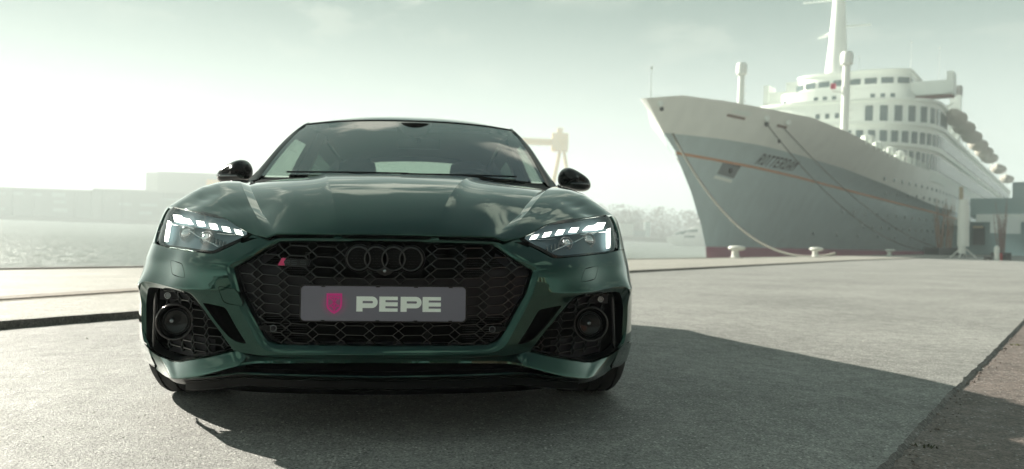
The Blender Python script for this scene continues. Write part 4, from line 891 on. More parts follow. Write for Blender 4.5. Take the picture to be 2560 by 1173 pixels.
for sg in (1,-1):
    mb=MB(); ym=lambda u,z:0
    cu=[.545,.642,.785+.02,.93]
    us_=[.545,.625,.710,.800,.900]; zrow=[.262+.0272*k for k in range(9)]
    def P_(u,z): return S(u,z,-.035)*[sg,1,1]
    def blade(a,b):
        c=clipseg(a,b,loopA)
        if c is None: return
        a,b=c; m_=(a+b)/2
        if m_[0]>.93 or math.hypot(m_[0]-fcu,m_[1]-fcz)<.062: return
        pa,pb=P_(*a),P_(*b); d=pb-pa; L_=np.linalg.norm(d)
        if L_<.003: return
        d/=L_; yv=np.array([0,1,0.]); nn=np.cross(d,yv); nn/=np.linalg.norm(nn); V=[]
        for p in (pa,pb):
            for s,dy in ((-.5,.02),(-.5,.003),(-.2,0),(.2,0),(.5,.003),(.5,.02)): V.append(p+nn*.004*s+yv*dy)
        mb.add(V,[(i,i+1,7+i,6+i) for i in range(5)])
    for j,z in enumerate(zrow):
        for i,uc in enumerate(us_):
            hw=.0130; un=us_[i+1] if i+1<len(us_) else uc+.1; uc_=uc+.10*(z-.30)
            un_=un+.10*(z-.30); q=.0136
            for a,b in (((uc_-hw,z),(uc_,z+q)),((uc_,z+q),(uc_+hw,z)),((uc_+hw,z),(uc_,z-q)),((uc_,z-q),(uc_-hw,z)),((uc_+hw,z),(un_-hw,z))): blade(a,b)
        blade((.46,z),(us_[0]+.10*(z-.3)-.0130,z))
    mb.build('side_honeycomb',grillem,car)
    panel('intake_floor',(shrink(loop,.004),[]),fn(-.056),dark,car,step=.04,flange=0,mirror=(sg,))
    for pl in ([(.60,.25),(.70,.23),(.93,.235),(.93,.315),(.80,.31),(.60,.305)],[(.64,.43),(.72,.455),(.93,.46),(.93,.40),(.85,.425),(.70,.41)],[(.84,.31),(.93,.31),(.93,.41),(.86,.41)]):
        pl=[p for p in pl]; panel('intake_cell_floor',(pl[::-1] if area(pl)<0 else pl,[]),fn(-.050),greyp,car,step=.05,flange=0,mirror=(sg,))
    # round cruise sensor dummy with its ring
    c=S(fcu,fcz)*[sg,1,1]; c[1]+=.012
    f=MB().lathe(c,[(.0001,-.020),(.03,-.020),(.048,-.012),(.056,.004),(.0585,.010),(.0585,-.03)],axis=(0,-1,0),n=48).build('round_lamp',gloss,car,True)
    MB().torus(c+np.array([0,-.010,0]),.0585,.0036,.006,n=64).build('lamp_ring',ringc,f,True,sharp=80)
    MB().lathe(c+np.array([-sg*-.002-.008*1,.022,.003]),[(.0001,.034),(.006,.032),(.0105,.024),(.0125,.012),(.014,0)],axis=(0,-1,0),n=24).build('lamp_eye',dchrome,f,True)
    MB().torus(c+np.array([0,.006,0]),.040,.004,.004,n=48).build('lamp_step',satin,f,True,sharp=80)
    # upright blade at the outer end
    (ua,za),(ub,zb2)=D['bar']; a=S(ua,za,-.012)*[sg,1,1]; b=S(ub,zb2,-.012)*[sg,1,1]
    q=MB(); ax=np.array([-sg*.004,0,0]); V=[]
    for t in np.linspace(0,1,9):
        p=a*(1-t)+b*t; w=.0065*(1 if .06<t<.94 else .4); V+=[p+np.array([-w,.012,0]),p+np.array([-w*.7,0,0]),p+np.array([0,-.005,0]),p+np.array([w*.7,0,0]),p+np.array([w,.012,0])]
    mobj('intake_blade',V,grid_faces(9,5,flip=True),mat('blade_grey',(.035,.032,.034),rough=.22,coat=.5) if 'blade_grey' not in MATS else MATS['blade_grey'],car,True)
    # parking sensor in the upper corner
    pu,pz=D['park_fog'][0]; c=S(pu,pz,-.025)*[sg,1,1]
    f=MB().lathe(c,[(.0001,.006),(.0072,.006),(.0082,.004),(.0082,-.02)],axis=(0,-1,0),n=20).build('corner_sensor',dchrome,car,True)
    MB().torus(c+np.array([0,-.004,0]),.0098,.0014,.003,n=28,m=6).build('sensor_rim',chrome,f,True,sharp=80)
    MB().box(c+np.array([0,.012,.0]),(.06,.008,.030)).build('sensor_panel',greyp,car)
# triangular slot: walls and floor
ti=[S(u,z) for u,z in tri]; tj=[S(u,z,-.02)+np.array([0,.04,0]) for u,z in shrink(tri,.004)]
strip('slot_wall',ti,tj,gloss,car,close=True); panel('slot_floor',(tri if area(tri)>0 else tri[::-1],[]),fn(-.055),dark,car,step=.03,flange=0)
# ---- wheels ----
def wheel(x,y,sg):
    r=.345; w=.275; root=MB()
    prof=[(.245,-w/2+.01),(.27,-w/2-.004),(.315,-w/2+.0),(.333,-w/2+.014),(.342,-w/2+.03)]
    g=[-.095,-.048,0,.048,.095]; 
    zz_=[]
    for gx in g: zz_+=[(.3445,gx-.006),(.3365,gx-.0045),(.3365,gx+.0045),(.3445,gx+.006)]
    prof+=zz_+[(.342,w/2-.03),(.333,w/2-.014),(.315,w/2),(.27,w/2+.004),(.245,w/2-.01)]
    o=MB().lathe((x,y,r),prof,axis=(1,0,0),n=72).build('tyre',rubber,car,True,sharp=30)
    rim=MB().lathe((x,y,r),[(.245,-.12),(.235,-.10),(.23,.10),(.245,.12)],axis=(1,0,0),n=48).build('rim',dchrome,o,True)
    sp_=MB()
    for k in range(10):
        a=2*math.pi*k/10; d=np.array([0,math.cos(a),math.sin(a)]); t=np.array([0,-math.sin(a),math.cos(a)]); xo=x+sg*.10
        sp_.add([np.array([xo,y,r])+d*.04+t*.018,np.array([xo,y,r])+d*.235+t*.03,np.array([xo,y,r])+d*.235-t*.03,np.array([xo,y,r])+d*.04-t*.018]+[np.array([xo-sg*.03,y,r])+d*.04+t*.018,np.array([xo-sg*.03,y,r])+d*.235+t*.03,np.array([xo-sg*.03,y,r])+d*.235-t*.03,np.array([xo-sg*.03,y,r])+d*.04-t*.018],[(0,1,2,3),(7,6,5,4),(0,4,5,1),(1,5,6,2),(2,6,7,3),(3,7,4,0)])
    sp_.build('wheel_spokes',dchrome,rim)
    MB().lathe((x,y,r),[(.0001,.05*sg),(.19,.05*sg),(.19,.02*sg)],axis=(1,0,0),n=32).build('brake_disc',dchrome,rim)
for sg in (1,-1): wheel(sg*.80,AY,sg); wheel(sg*.79,3.70,sg)
for sg in (1,-1):
    for cy in (AY,3.70):
        V=[];F=[]; m_=16
        for k in range(m_+1):
            a=-.25+(math.pi+.5)*k/m_; V+=[(sg*.60,cy-(AR+.004)*math.cos(a),AZ+(AR+.004)*math.sin(a)),(sg*(.925),cy-(AR+.004)*math.cos(a),AZ+(AR+.004)*math.sin(a))]
        mobj('wheel_arch_liner',V,grid_faces(m_+1,2,flip=sg<0),dark,car,True)
        MB().box((sg*.60,cy,.45),(.01,.75,.5)).build('arch_inner_wall',dark,car)
# ================================================================ ship
hull_grey=add_noise(mat('hull_grey',(.50,.60,.62),rough=.42,coat=.15),scale=.9,amt=.09,coord='Object',stretch=(1,1,.12),bump=.3,bscale=.35,bdist=.15)
hull_white=add_noise(mat('hull_white',(.90,.91,.87),rough=.4),scale=.8,amt=.06,stretch=(1,1,.12),bump=.3,bscale=.35,bdist=.12)
sup_white=mat('superstructure_white',(.86,.90,.85),rough=.5)
boot_red=mat('boot_red',(.36,.06,.13),rough=.5)
stripe_m=mat('stripe_orange',(.55,.24,.10),rough=.5)
winm=mat('ship_window',(.13,.175,.18),rough=.1)
tarp=mat('lifeboat_cover',(.52,.49,.43),rough=.8)
SU=Vector((.655,.7556,0)); SO=Vector((27.1,74.4,0))
ang=math.atan2(-.655,.7556)   # local x = towards the quay, local y = aft
SM=TM@Matrix.Translation(SO)@Matrix.Rotation(ang,4,'Z')
ship=empty('ocean_liner',mat=SM); tag(ship,'large white and grey ocean liner moored bow first along the quay at the right','ship')
def sobj(mb,name,m,parent=ship,smooth=False,**k):
    o=mb.build(name,m,parent,smooth,**k); return o
def lin(d,tab): xs=[a for a,_ in tab]; return float(np.interp(d,xs,[b for _,b in tab]))
sb=lambda tab:nspline([a for a,_ in tab],[b for _,b in tab])
dl=np.array([0,.35,.9,1.8,3,4.5,6,7.5,9,10.5,12,13.5,15,16.5,18,19.5,21,22.5,24,27,30,33,37,41,45,49,54,59,64,70,76,82,90,110,140,175,200,215,226,232])
tail=lambda d,b:b*(1 if d<176 else max(0,1-((d-176)/56)**2.2))
levels=[]  # (stem s, b(d), h(d))
L1=[(0,0),(10,1.6),(20,3.4),(40,7.4),(60,11),(80,13.4),(100,14.2),(120,14.3)]
L2=[(0,0),(12,2.8),(22,5),(42,9),(62,12.3),(85,14.1),(100,14.3)]
L3=[(0,0),(5,1.9),(11,3.9),(18,5.8),(29,8),(43,11),(61,13.2),(88,14.3)]
L4=[(0,0),(3,1.4),(6,2.7),(11,4.8),(17,6.5),(27,9),(39,11.7),(56,13.8),(70,14.3)]
L4b=[(0,0),(1.2,.8),(3,1.6),(6,2.9),(11,5.2),(17,7.3),(27,10.3),(39,12.8),(56,14),(70,14.35)]
L5=[(0,0),(.35,.55),(.9,1.0),(1.8,1.45),(3,1.95),(6.5,3.2),(9,4.4),(12,5.9),(18,8.6),(25,10.6),(35,12.2),(45,13.2),(60,14.1),(75,14.4)]
top=[(0,14.9),(3,15.5),(8,15.7),(18,15.4),(25,14.7),(33,13.9),(41,13.3),(62,13.2),(104,12.1),(150,11.6),(232,12)]
kn=[(0,12.4),(6,12.5),(11,12.4),(17,12.1),(27,11.4),(39,10.2),(56,8.9),(80,8.8),(232,8.9)]
stp=[(0,11.0),(11,10.5),(18,10.1),(29,9.5),(43,8.7),(61,8.2),(88,7.8),(232,7.8)]
def level(s0,tab,hf,k=1.0):
    P=[]
    for d in dl:
        b=lin(d,tab); s=s0+d*(230-s0)/232; h=hf(d) if callable(hf) else hf
        P.append((tail(d,b),s,h))
    return P
stem=lambda h:float(np.interp(h,[-1.5,0,1.4,3.8,6.8,9.7,11.0,12.4,13.6,14.9],[.6,.2,-.1,-1.4,-3.8,-6.6,-8.3,-11.0,-13.4,-14.9]))
LV=[level(.6,L1,-1.5),level(.2,L1,0),level(-.4,L1,2.35)]
LV+=[level(-1.6,L2,4.2)]
mid=[(d,(lin(d,L2)+lin(d,L3))/2) for d in dl]; LV+=[level(-4.6,mid,lambda d:(4.2+lin(d,stp))/2)]
s3=level(-8.3,L3,lambda d:lin(d,stp)-.22); s3b=level(-8.5,L3,lambda d:lin(d,stp)+.02)
LV+=[s3,s3b,level(-11.2,L4,lambda d:lin(d,kn))]
A4=LV[-1]; A5=level(-14.9,L5,lambda d:lin(d,top))
for f_ in (.25,.5,.75): LV.append([tuple(p*(1-f_)+q*f_ for p,q in zip(a,b)) for a,b in zip(A4,A5)])
LV.append(A5)
def skin(name,a,b,m,smooth=True,dx=0):
    V=[];F=[];rows=LV[a:b+1]
    for sg in (1,-1):
        b0=len(V)
        for i in range(len(dl)):
            for r_ in rows: V.append((sg*(r_[i][0]+dx),r_[i][1]-dx,r_[i][2]))
        F+=grid_faces(len(dl),len(rows),flip=sg>0 and False or sg<0,b=b0)
    o=mobj(name,V,F,m,ship,smooth); return o
skin('boot_topping',0,2,boot_red); skin('grey_hull',2,7,hull_grey); skin('white_bulwark',7,11,hull_white)
skin('orange_stripe',5,6,stripe_m,dx=.06)
# bulwark inside, decks
V=[];F=[]
for i in range(len(dl)):
    x,s,h=LV[-1][i]; x2,s2,h2=LV[-2][i]; x2=max(0,x2-.25); V+=[(x-.01,s+.02,h),(x2,s2+.3,h2),(0,s2+.3,h2),(-x2,s2+.3,h2),(-x+.01,s+.02,h)]
mobj('weather_deck',V,grid_faces(len(dl),5),mat('deck_paint',(.30,.34,.30),rough=.7),ship)
def tier(name,s0,s1,hw,h0,h1,round_=0.5,front=None,parent=ship,m=sup_white,nf=24,lean=0.0):
    """a deck house with a rounded front; returns outline function"""
    out=[]
    for k in range(nf+1):
        a=-math.pi/2+math.pi*k/nf; x=hw*math.copysign(abs(math.sin(a))**.75,math.sin(a)); y=s0+round_*(1-abs(math.cos(a))**.9); out.append((x,y))
    out=[(-hw,s1)]+out+[(hw,s1)]; n=len(out)
    V=[(x,y,h0) for x,y in out]+[(x,y+lean,h1) for x,y in out]
    o=mobj(name,V,[tuple(range(n))[::-1],tuple(range(n,2*n))]+[(i,(i+1)%n,n+(i+1)%n,n+i) for i in range(n)],m,parent,False); return o,out
def deckband(out,h,over,th,name='deck_edge',y1=None):
    c=[(x*(1+over/14),y-over*.8 if i not in(0,len(out)-1) else y) for i,(x,y) in enumerate(out)]; n=len(c)
    return mobj(name,[(x,y,h-th/2) for x,y in c]+[(x,y,h+th/2) for x,y in c],[tuple(range(n))[::-1],tuple(range(n,2*n))]+[(i,(i+1)%n,n+(i+1)%n,n+i) for i in range(n)],sup_white,ship)
def along(out,step,off=.05,skip=0):
    """points and outward normals along a tier outline"""
    P=[Vector((x,y,0)) for x,y in out]; res=[]; acc=0; nxt=step/2
    for a,b in zip(P[:-1],P[1:]):
        L=(b-a).length; d=(b-a).normalized() if L>0 else a
        while nxt<=acc+L:
            p=a+d*(nxt-acc); nn=Vector((d.y,-d.x,0)); res.append((p+nn*off,nn,d)); nxt+=step
        acc+=L
    return res
_winmesh={}
def window(p,nn,d,w,h0,h1,name='window',parent=ship,m=None):
    key=(round(w,2),round(h1-h0,2),name)
    if key not in _winmesh:
        b=MB(); b.box((0,0,0),(w,.10,h1-h0)); o=b.build(name,m or winm,parent); _winmesh[key]=o.data; o.location=(p.x,p.y,(h0+h1)/2); o.rotation_euler=(0,0,math.atan2(d.y,d.x)); return o
    o=bpy.data.objects.new(name,_winmesh[key]); COL.objects.link(o); o.parent=parent; o.location=(p.x,p.y,(h0+h1)/2); o.rotation_euler=(0,0,math.atan2(d.y,d.x)); return o
_,t1=tier('promenade_deck',33,205,14.25,12.0,16.2,16)
_,t2=tier('upper_deck',39,196,14.2,16.2,19.6,13)
_,t3=tier('forward_house',44,62,13.6,19.6,23.6,9)
_,t3b=tier('boat_deck_house',60,190,10.2,19.6,22.4,1)
_,t4=tier('officers_house',50,95,9.2,23.6,26.6,3)
_,t5=tier('bridge_house',57,74,8.6,26.6,30.4,3.2)
deckband(t1,16.3,.35,.5); deckband(t2,19.7,.35,.5); deckband(t3,23.7,.35,.4); deckband(t5,30.4,.3,.3,'bridge_roof')
for (p,nn,d) in along(t1,1.35): 
    if p.x>-2 and p.y<200: window(p,nn,d,.78,13.6,15.6)
for (p,nn,d) in along(t2,1.5):
    if p.x>4 and p.y<190: window(p,nn,d,.9,17.1,18.7)
for (p,nn,d) in along(t3,1.9):
    if p.x>5.5 and p.y<60: window(p,nn,d,1.0,20.6,22.8,'large_window')
for k,(p,nn,d) in enumerate(along(t3,1.35)):
    if -11<p.x<5 and k%6 in (1,2,3): window(p,nn,d,.55,21.2,21.9,'square_port')
for k,(p,nn,d) in enumerate(along(t4,1.35)):
    if p.y<54 and k%6 in (0,1,2): window(p,nn,d,.6,24.8,25.5,'square_port')
for k,(p,nn,d) in enumerate(along(t5,2.35)):
    if p.y<62: window(p,nn,d,1.75,28.3,29.2,'bridge_window')
# bridge wings with solid screens and their cabs
for sg in (1,-1):
    w=MB(); w.box((sg*11.4,61.2,27.6),(6.0,3.2,1.9)); w.box((sg*11.4,61.2,26.55),(6.0,3.6,.25)); wo=w.build('bridge_wing',sup_white,ship)
    MB().box((sg*13.9,61.2,28.1),(.9,3.6,3.4)).build('wing_cab',sup_white,wo)
    MB().box((sg*10.6,61.2,26.25),(7.2,2.6,.18)).build('wing_underside',mat('oxide_red',(.22,.08,.07),rough=.8) if 'oxide_red' not in MATS else MATS['oxide_red'],wo)
MB().box((-9.3,60.5,28.4),(2.5,2.0,3.3)).build('wing_end_screen',sup_white,ship)
# mast on the bridge roof: tapered, with crosstrees and a crow's nest
mb=MB(); mb.lathe((-2.6,60,30.2),[(1.9,0),(1.45,5),(1.1,10),(.95,13)],n=16); ma=mb.build('main_mast',sup_white,ship,True)
MB().lathe((-2.6,60,43.2),[(1.0,0),(1.9,.2),(1.9,.9),(1.2,1.2),(1.0,2.4),(.6,4.0),(.1,6)],n=16).build('mast_top_platform',sup_white,ma,True)
MB().tube([(-8.4,60,43.3),(3.6,60,42.9)],.14,6).build('crosstree',sup_white,ma); MB().tube([(-2.6,60,38.6),(2.4,60,38.4)],.12,6).build('radar_arm',sup_white,ma)
q=MB(); q.tube([(-2.6,60,38.0),(-4.6,60,37.4),(-5.6,59.6,37.0)],[.35,.25,.12],6); q.build('lamp_bracket',sup_white,ma)
# samson posts on the foredeck with ventilator heads
def spost(x,s,h0,h1,r):
    o=MB().lathe((x,s,h0),[(r,0),(r*.92,(h1-h0)*.9),(r*.9,h1-h0-1.6)],n=12).build('samson_post',hull_white,ship,True)
    MB().lathe((x,s,h1-1.6),[(r*1.1,0),(r*1.55,.25),(r*1.6,1.3),(r*1.2,1.6),(.01,1.65)],n=12).build('vent_head',hull_white,o,True)
    b=MB(); [b.tube([(x+r*.95,s,h0+k*.9+1),(x+r*.95+.28,s,h0+k*.9+1)],.05,4) for k in range(int((h1-h0-3)/.9))]; b.build('ladder_rungs',hull_white,o)
spost(7.6,22,13.2,25.6,.46); spost(-4.6,21,13.2,25.3,.42)
MB().tube([(7.6,22,20.9),(6.2,21.6,21.0)],.10,6).build('lamp_boom',sup_white,ship)
q=MB().box((6.3,21.5,21.6),(.5,.5,.6)).build('red_lantern',mat('lantern_red',(.55,.03,.10),rough=.4),ship)
MB().tube([(-9.6,58.0,20),(-9.6,58.0,27)],.06,5).build('rail_post',sup_white,ship)
for (x,s,h0,h1) in ((7.4,66,30,36.6),(10.5,74,27.5,37.0),(-1.2,-11.5,15,18.5),(1,59,30.2,33.4),(12.8,76,23,30)):
    o=MB().tube([(x,s,h0),(x,s,h1)],[.045,.02],5).build('whip_aerial',hull_white,ship); MB().box((x,s,h1-.3),(.22,.08,.2)).build('aerial_head',hull_white,o)
# tall exhaust uptake aft with its gantry
u_=MB(); u_.box((8,120,31),(2.1,2.6,13.0),taper=.95); u_=u_.build('exhaust_uptake',sup_white,ship); MB().box((8,120,37.2),(2.2,2.7,2.0)).build('uptake_cap',mat('soot_grey',(.20,.20,.19),rough=.8),u_)
MB().box((4.5,119,33.6),(7,1.2,.9)).build('uptake_bridge',sup_white,ship); MB().box((3,122,25),(9,8,6)).build('uptake_casing',sup_white,ship)
# lifeboats on davits along the boat deck
def lifeboat(s,hl=5.4):
    V=[];F=[];n=13;m_=12
    for i in range(n):
        t=-1+2*i/(n-1); w=2.0*(1-abs(t)**1.9)**.75+.02; kz=.55*abs(t)**2
        for j in range(m_):
            a=2*math.pi*j/m_; zz_=math.sin(a); V.append((w*math.cos(a),t*hl,(1.55*zz_ if zz_<0 else 1.25*zz_*(1-.25*abs(t)))*(1-abs(t)**3*.55)+kz))
    for i in range(n-1):
        for j in range(m_): F.append((i*m_+j,(i+1)*m_+j,(i+1)*m_+(j+1)%m_,i*m_+(j+1)%m_))
    F+=[tuple(range(m_)),tuple((n-1)*m_+j for j in range(m_))[::-1]]
    return V,F
V,F=lifeboat(0,4.9); proto=mobj('lifeboat',V,F,tarp,ship,True); dav=MB()
dav.tube([(-2.4,-3.4,-2.4),(-1.5,-3.4,1.2),(0,-3.4,2.2)],.16,6); dav.tube([(-2.4,3.4,-2.4),(-1.5,3.4,1.2),(0,3.4,2.2)],.16,6); dav=dav.build('davit',sup_white,proto)
for k,(s,z) in enumerate([(60,24.2),(72,24.2),(84,24.1),(96,24.0),(108,23.9),(120,23.8),(146,23.6),(176,23.4)]):
    o=proto if k==0 else proto.copy()
    if k: COL.objects.link(o); c=dav.copy(); COL.objects.link(c); c.parent=o
    o.parent=ship; o.location=(14.4,s+3,z-1.0); o.scale=(.86,.9,.82)
# deck rail, ventilators and small white fittings along the bulwark
r_=MB()
for s in np.arange(16,48,1.5):
    b=lin(s+14.9,L5); h=lin(s+14.9,top); r_.tube([(b-.3,s,h-.2),(b-.3,s,h+.9)],.10,5)
r_.build('rail_stanchions',sup_white,ship)['kind']='stuff'
for s in (20,24,28.5,33): 
    b=lin(s+14.9,L5); h=lin(s+14.9,top); MB().lathe((b-1.6,s,h-.6),[(.5,0),(.45,1.3),(.75,1.6),(.7,2.2),(.01,2.4)],n=10).build('ventilator',sup_white,ship,True)
def hpt(s,h):
    """point and outward direction on the quay side of the hull"""
    if 'HB' in globals():
        hit=HB.ray_cast(Vector((40,s,h)),Vector((-1,0,0)))[0]
        if hit: return float(hit.x)
    bs=[]
    for lv in LV: bs.append((np.interp(s,[p[1] for p in lv],[p[2] for p in lv]),np.interp(s,[p[1] for p in lv],[p[0] for p in lv])))
    hs=[a for a,_ in bs]; b=float(np.interp(h,hs,[c for _,c in bs])); return b
from mathutils.bvhtree import BVHTree
_v=[];_f=[]
for o in ship.children:
    if o.name in ('boot_topping','grey_hull','white_bulwark'):
        b=len(_v); _v+=[v.co.copy() for v in o.data.vertices]; _f+=[[i+b for i in p.vertices] for p in o.data.polygons]
HB=BVHTree.FromPolygons(_v,_f)
# fairleads, hawse hole, anchor pocket, portholes, name
fl=mat('fairlead_white',(.85,.9,.86),rough=.3)
def blob(s,h,r,m,name,ax=.12):
    x=hpt(s,h); d=(hpt(s+.5,h)-hpt(s-.5,h)); nn=Vector((1,-d,0)).normalized(); return MB().lathe(Vector((x,s,h))+nn*.04,[(r,0),(r,ax*.6),(r*.8,ax),(.01,ax*1.1)],axis=nn,n=14).build(name,m,ship,True)
blk=mat('opening_black',(.02,.02,.02),rough=.9)
blob(-13.6,14.6,.30,fl,'fairlead'); blob(-13.1,14.2,.20,blk,'hawse_hole')
blob(-1.0,14.75,.34,fl,'fairlead'); blob(-.6,14.3,.28,blk,'hawse_hole'); blob(1.9,14.7,.34,fl,'fairlead'); blob(2.6,13.0,.2,blk,'hawse_hole'); 
def hpatch(s0,s1,h0,h1,m,name,off=.05,slope=0.0):
    V=[]; n=8
    for i in range(n+1):
        s=s0+(s1-s0)*i/n
        for h in (h0,h1): hh=h+slope*(s-s0); V.append((hpt(s,hh)+off,s,hh))
    return mobj(name,V,grid_faces(n+1,2),m,ship)
hpatch(-5.2,-3.1,14.75,15.15,fl,'mooring_opening',.08,-.05); hpatch(-5.6,-3.4,14.45,14.65,mat('rust_brown',(.20,.12,.09),rough=.8),'opening_sill',.07,-.05)
hpatch(.8,2.2,14.2,14.4,MATS['rust_brown'],'opening_sill',.07,-.05)
hpatch(-2.3,.3,9.45,10.6,mat('anchor_pocket_grey',(.13,.15,.16),rough=.6),'anchor_pocket',.05,-.10); hpatch(-2.0,.3,10.45,10.75,blk,'pocket_shadow_gap',.07,-.10); hpatch(-2.5,.2,9.0,9.3,fl,'pocket_lip',.10,-.10); blob(-.8,9.9,.3,blk,'anchor_hub')
ports=[(s,7.0) for s in np.arange(24,120,3.1)]+[(s,4.2) for s in np.arange(20,60,6)]+[(s,5.4) for s in np.arange(32,130,2.6)]+[(s,11.0) for s in np.arange(26,128,2.8)]+[(s,9.6+0) for s in np.arange(30,60,3)]
pm=None
for s,h in ports:
    x=hpt(s,h); d=(hpt(s+.5,h)-hpt(s-.5,h)); rz=math.atan2(1,d) 
    if pm is None: o=MB().lathe((0,0,0),[(.01,.05),(.22,.04),(.25,0)],axis=(1,0,0),n=10).build('porthole',winm,ship); pm=o.data
    else: o=bpy.data.objects.new('porthole',pm); COL.objects.link(o); o.parent=ship
    o.location=(x+.10,s,h); o.rotation_euler=(0,0,math.atan2(-d,1))
# painted name, each letter following the plating
GL_={'R':['11110','10001','10001','11110','10100','10010','10001'],'O':['01110','10001','10001','10001','10001','10001','01110'],'T':['11111','00100','00100','00100','00100','00100','00100'],'E':['11111','10000','10000','11110','10000','10000','11111'],'D':['11110','10001','10001','10001','10001','10001','11110'],'A':['00100','01010','10001','10001','11111','10001','10001'],'M':['10001','11011','10101','10101','10001','10001','10001']}
blk2=mat('name_black',(.05,.05,.055),rough=.6,spec=0); s_=1.95; h_top=lambda s:11.25-.062*(s-8.9)
for ch in 'ROTTERDAM':
    V=[];F=[]; cw,chh=.108,.135
    for r__,row in enumerate(GL_[ch]):
        for c__,b_ in enumerate(row):
            if b_=='1':
                q0=s_+c__*cw; hh=11.72-.035*(q0-1.95)-r__*chh; b0=len(V)
                for (a,b2) in ((0,0),(cw*1.45,0),(cw*1.45,-chh*1.3),(0,-chh*1.3)): V.append((hpt(q0+a,hh+b2)+.04,q0+a,hh+b2))
                F.append((b0,b0+1,b0+2,b0+3))
    mobj('name_letter',V,F,blk2,ship); s_+=6.7*cw
# ================================================================ things on the quay
wht=add_noise(mat('bollard_white',(.72,.72,.66),rough=.5),scale=5,amt=.12)
def bollard(x,y,k,label):
    root=empty('bollard',(x,y,.055)); tag(root,label,'bollard','white mooring bollards along the quay edge'); c=.8*k
    MB().lathe((0,0,0),[(.34*c,0),(.34*c,.04),(.24*c,.10),(.21*c,.40),(.24*c,.52)],n=20).build('post',wht,root,True)
    V=[];F=[];n=20
    prof=[(.20,.50),(.42,.56),(.50,.63),(.50,.72),(.42,.80),(.2,.83),(.01,.84)]
    for r_,h in prof:
        for j in range(n):
            a=2*math.pi*j/n; V.append((r_*c*math.cos(a)*1.12+.10*c,r_*c*math.sin(a)*.9,h*c*.98+(.0)))
    for i in range(len(prof)-1):
        for j in range(n): F.append((i*n+j,i*n+(j+1)%n,(i+1)*n+(j+1)%n,(i+1)*n+j))
    mobj('mushroom_head',V,F,wht,root,True); MB().box((.0,0,.01),(.95*c,.95*c,.03)).build('base_plate',cop,root)
    root.rotation_euler=(0,0,-.3)
    return root
BO=[(15.91,37.94,1.0,'largest white mushroom bollard, standing just right of the ship bow'),(25.2,47.71,1.0,'second white bollard from the bow, under the hanging pale mooring rope end'),(42.09,67.19,.95,'third white bollard from the bow, alone before the dark hull'),(62.5,91.6,.95,'small white bollard just left of the dark planter'),(80,112,.9,'distant white bollard between the planter and the white mast'),(104,140,.9,'faint far bollard right of the red and white marker post'),(122,160,.9,'farthest faint bollard near the right edge of the picture')]
for b in BO: bollard(*b)
ropem=mat('rope_tan',(.19,.185,.155),rough=.9); roped=mat('rope_dark',(.13,.13,.12),rough=.9)
def sw(l,s,h): return SM@Vector((l,s,h))
def rope(a,b,sag,r,m,label,n=28):
    a,b=Vector(a),Vector(b); P=[]
    for i in range(n+1):
        t=i/n; p=a.lerp(b,t); p.z-=sag*4*t*(1-t); P.append(p)
    tag(MB().tube(P,r,6).build('mooring_rope',m),label,'rope','mooring ropes from the ship to the quay')
rope(sw(hpt(-10.3,12.4)+.1,-10.3,12.4),(28.5,51.3,.3),3.6,.10,ropem,'pale mooring rope sagging from the bow across the grey hull')
rope(sw(hpt(-.6,14.2)+.2,-.6,14.2),(62.5,91.6,.5),2.8,.05,roped,'dark mooring rope from the first white fairlead, upper left of the pair')
rope(sw(hpt(1.6,14.2)+.2,1.6,14.2),(80,112,.5),2.6,.05,roped,'dark mooring rope from the second fairlead, running beside the other')
# white mast on a trestle
x,y=45.8,62.1; root=empty('signal_mast',(x,y,0)); tag(root,'tall white tapering mast on a small trestle at the quay edge','mast')
sw_=mat('mast_white',(.93,.93,.87),rough=.5)
MB().lathe((0,0,1.0),[(.46,0),(.44,3),(.36,3.6),(.34,4.1)],n=14).build('mast_body',sw_,root,True); MB().tube([(-.22,0,5.1),(-.22,0,6.2)],.16,8).build('mast_head',mat('mast_tan',(.45,.38,.28),rough=.6),root)
MB().lathe((-.1,0,.35),[(.28,0),(.33,.3),(.28,.65),(.15,.7)],n=14).build('mast_foot',sw_,root,True)
q=MB(); [q.tube([(sx*.2,sy*.2,.6),(sx*.75,sy*.75,-.0)],.05,6) for sx in (1,-1) for sy in (1,-1)]
for i,(sx,sy) in enumerate(((1,1),(1,-1),(-1,1),(-1,-1))): MB().tube([(sx*.15,sy*.15,.8),(sx*.8,sy*.6,0)],.06,6).build('leg',sw_,root)
# planters with bare saplings
def planter(x,y,k,h,tw,label,col):
    root=empty('planter',(x,y,0)); tag(root,label,'planter'); MB().box((0,0,.42*k),(2.6*k,2.6*k,.84*k),taper=1.04).build('tub',mat('tub_grey',(.06,.065,.065),rough=.8) if 'tub_grey' not in MATS else MATS['tub_grey'],root)
    m=MB(); r=random.Random(int(x*10))
    for i in range(tw):
        a=r.uniform(0,6.28); p=Vector((r.uniform(-.6,.6)*k,r.uniform(-.6,.6)*k,.8*k)); d=Vector((math.cos(a)*.12,math.sin(a)*.12,1)); l=h*r.uniform(.55,1)
        q=p+d*l*.5+Vector((r.uniform(-.2,.2),0,0)); e=q+d*l*.5; m.tube([p,q,e],[.06,.045,.015],4)
        for j in range(5):
            t=r.uniform(.2,.95); s=p.lerp(e,t); a2=r.uniform(0,6.28); m.tube([s,s+Vector((math.cos(a2)*.35,math.sin(a2)*.35,.5))*(1-t*.5)],[.03,.01],3)
    m.build('saplings',mat('twig_tan',col,rough=.9),root)
planter(61.5,88,1.15,6.2,26,'dark tub with bare tan saplings standing left of the white mast',(.36,.23,.16))
planter(66,84,.55,6.5,18,'low tub of bare reddish saplings behind the red and white marker post',(.34,.22,.20))
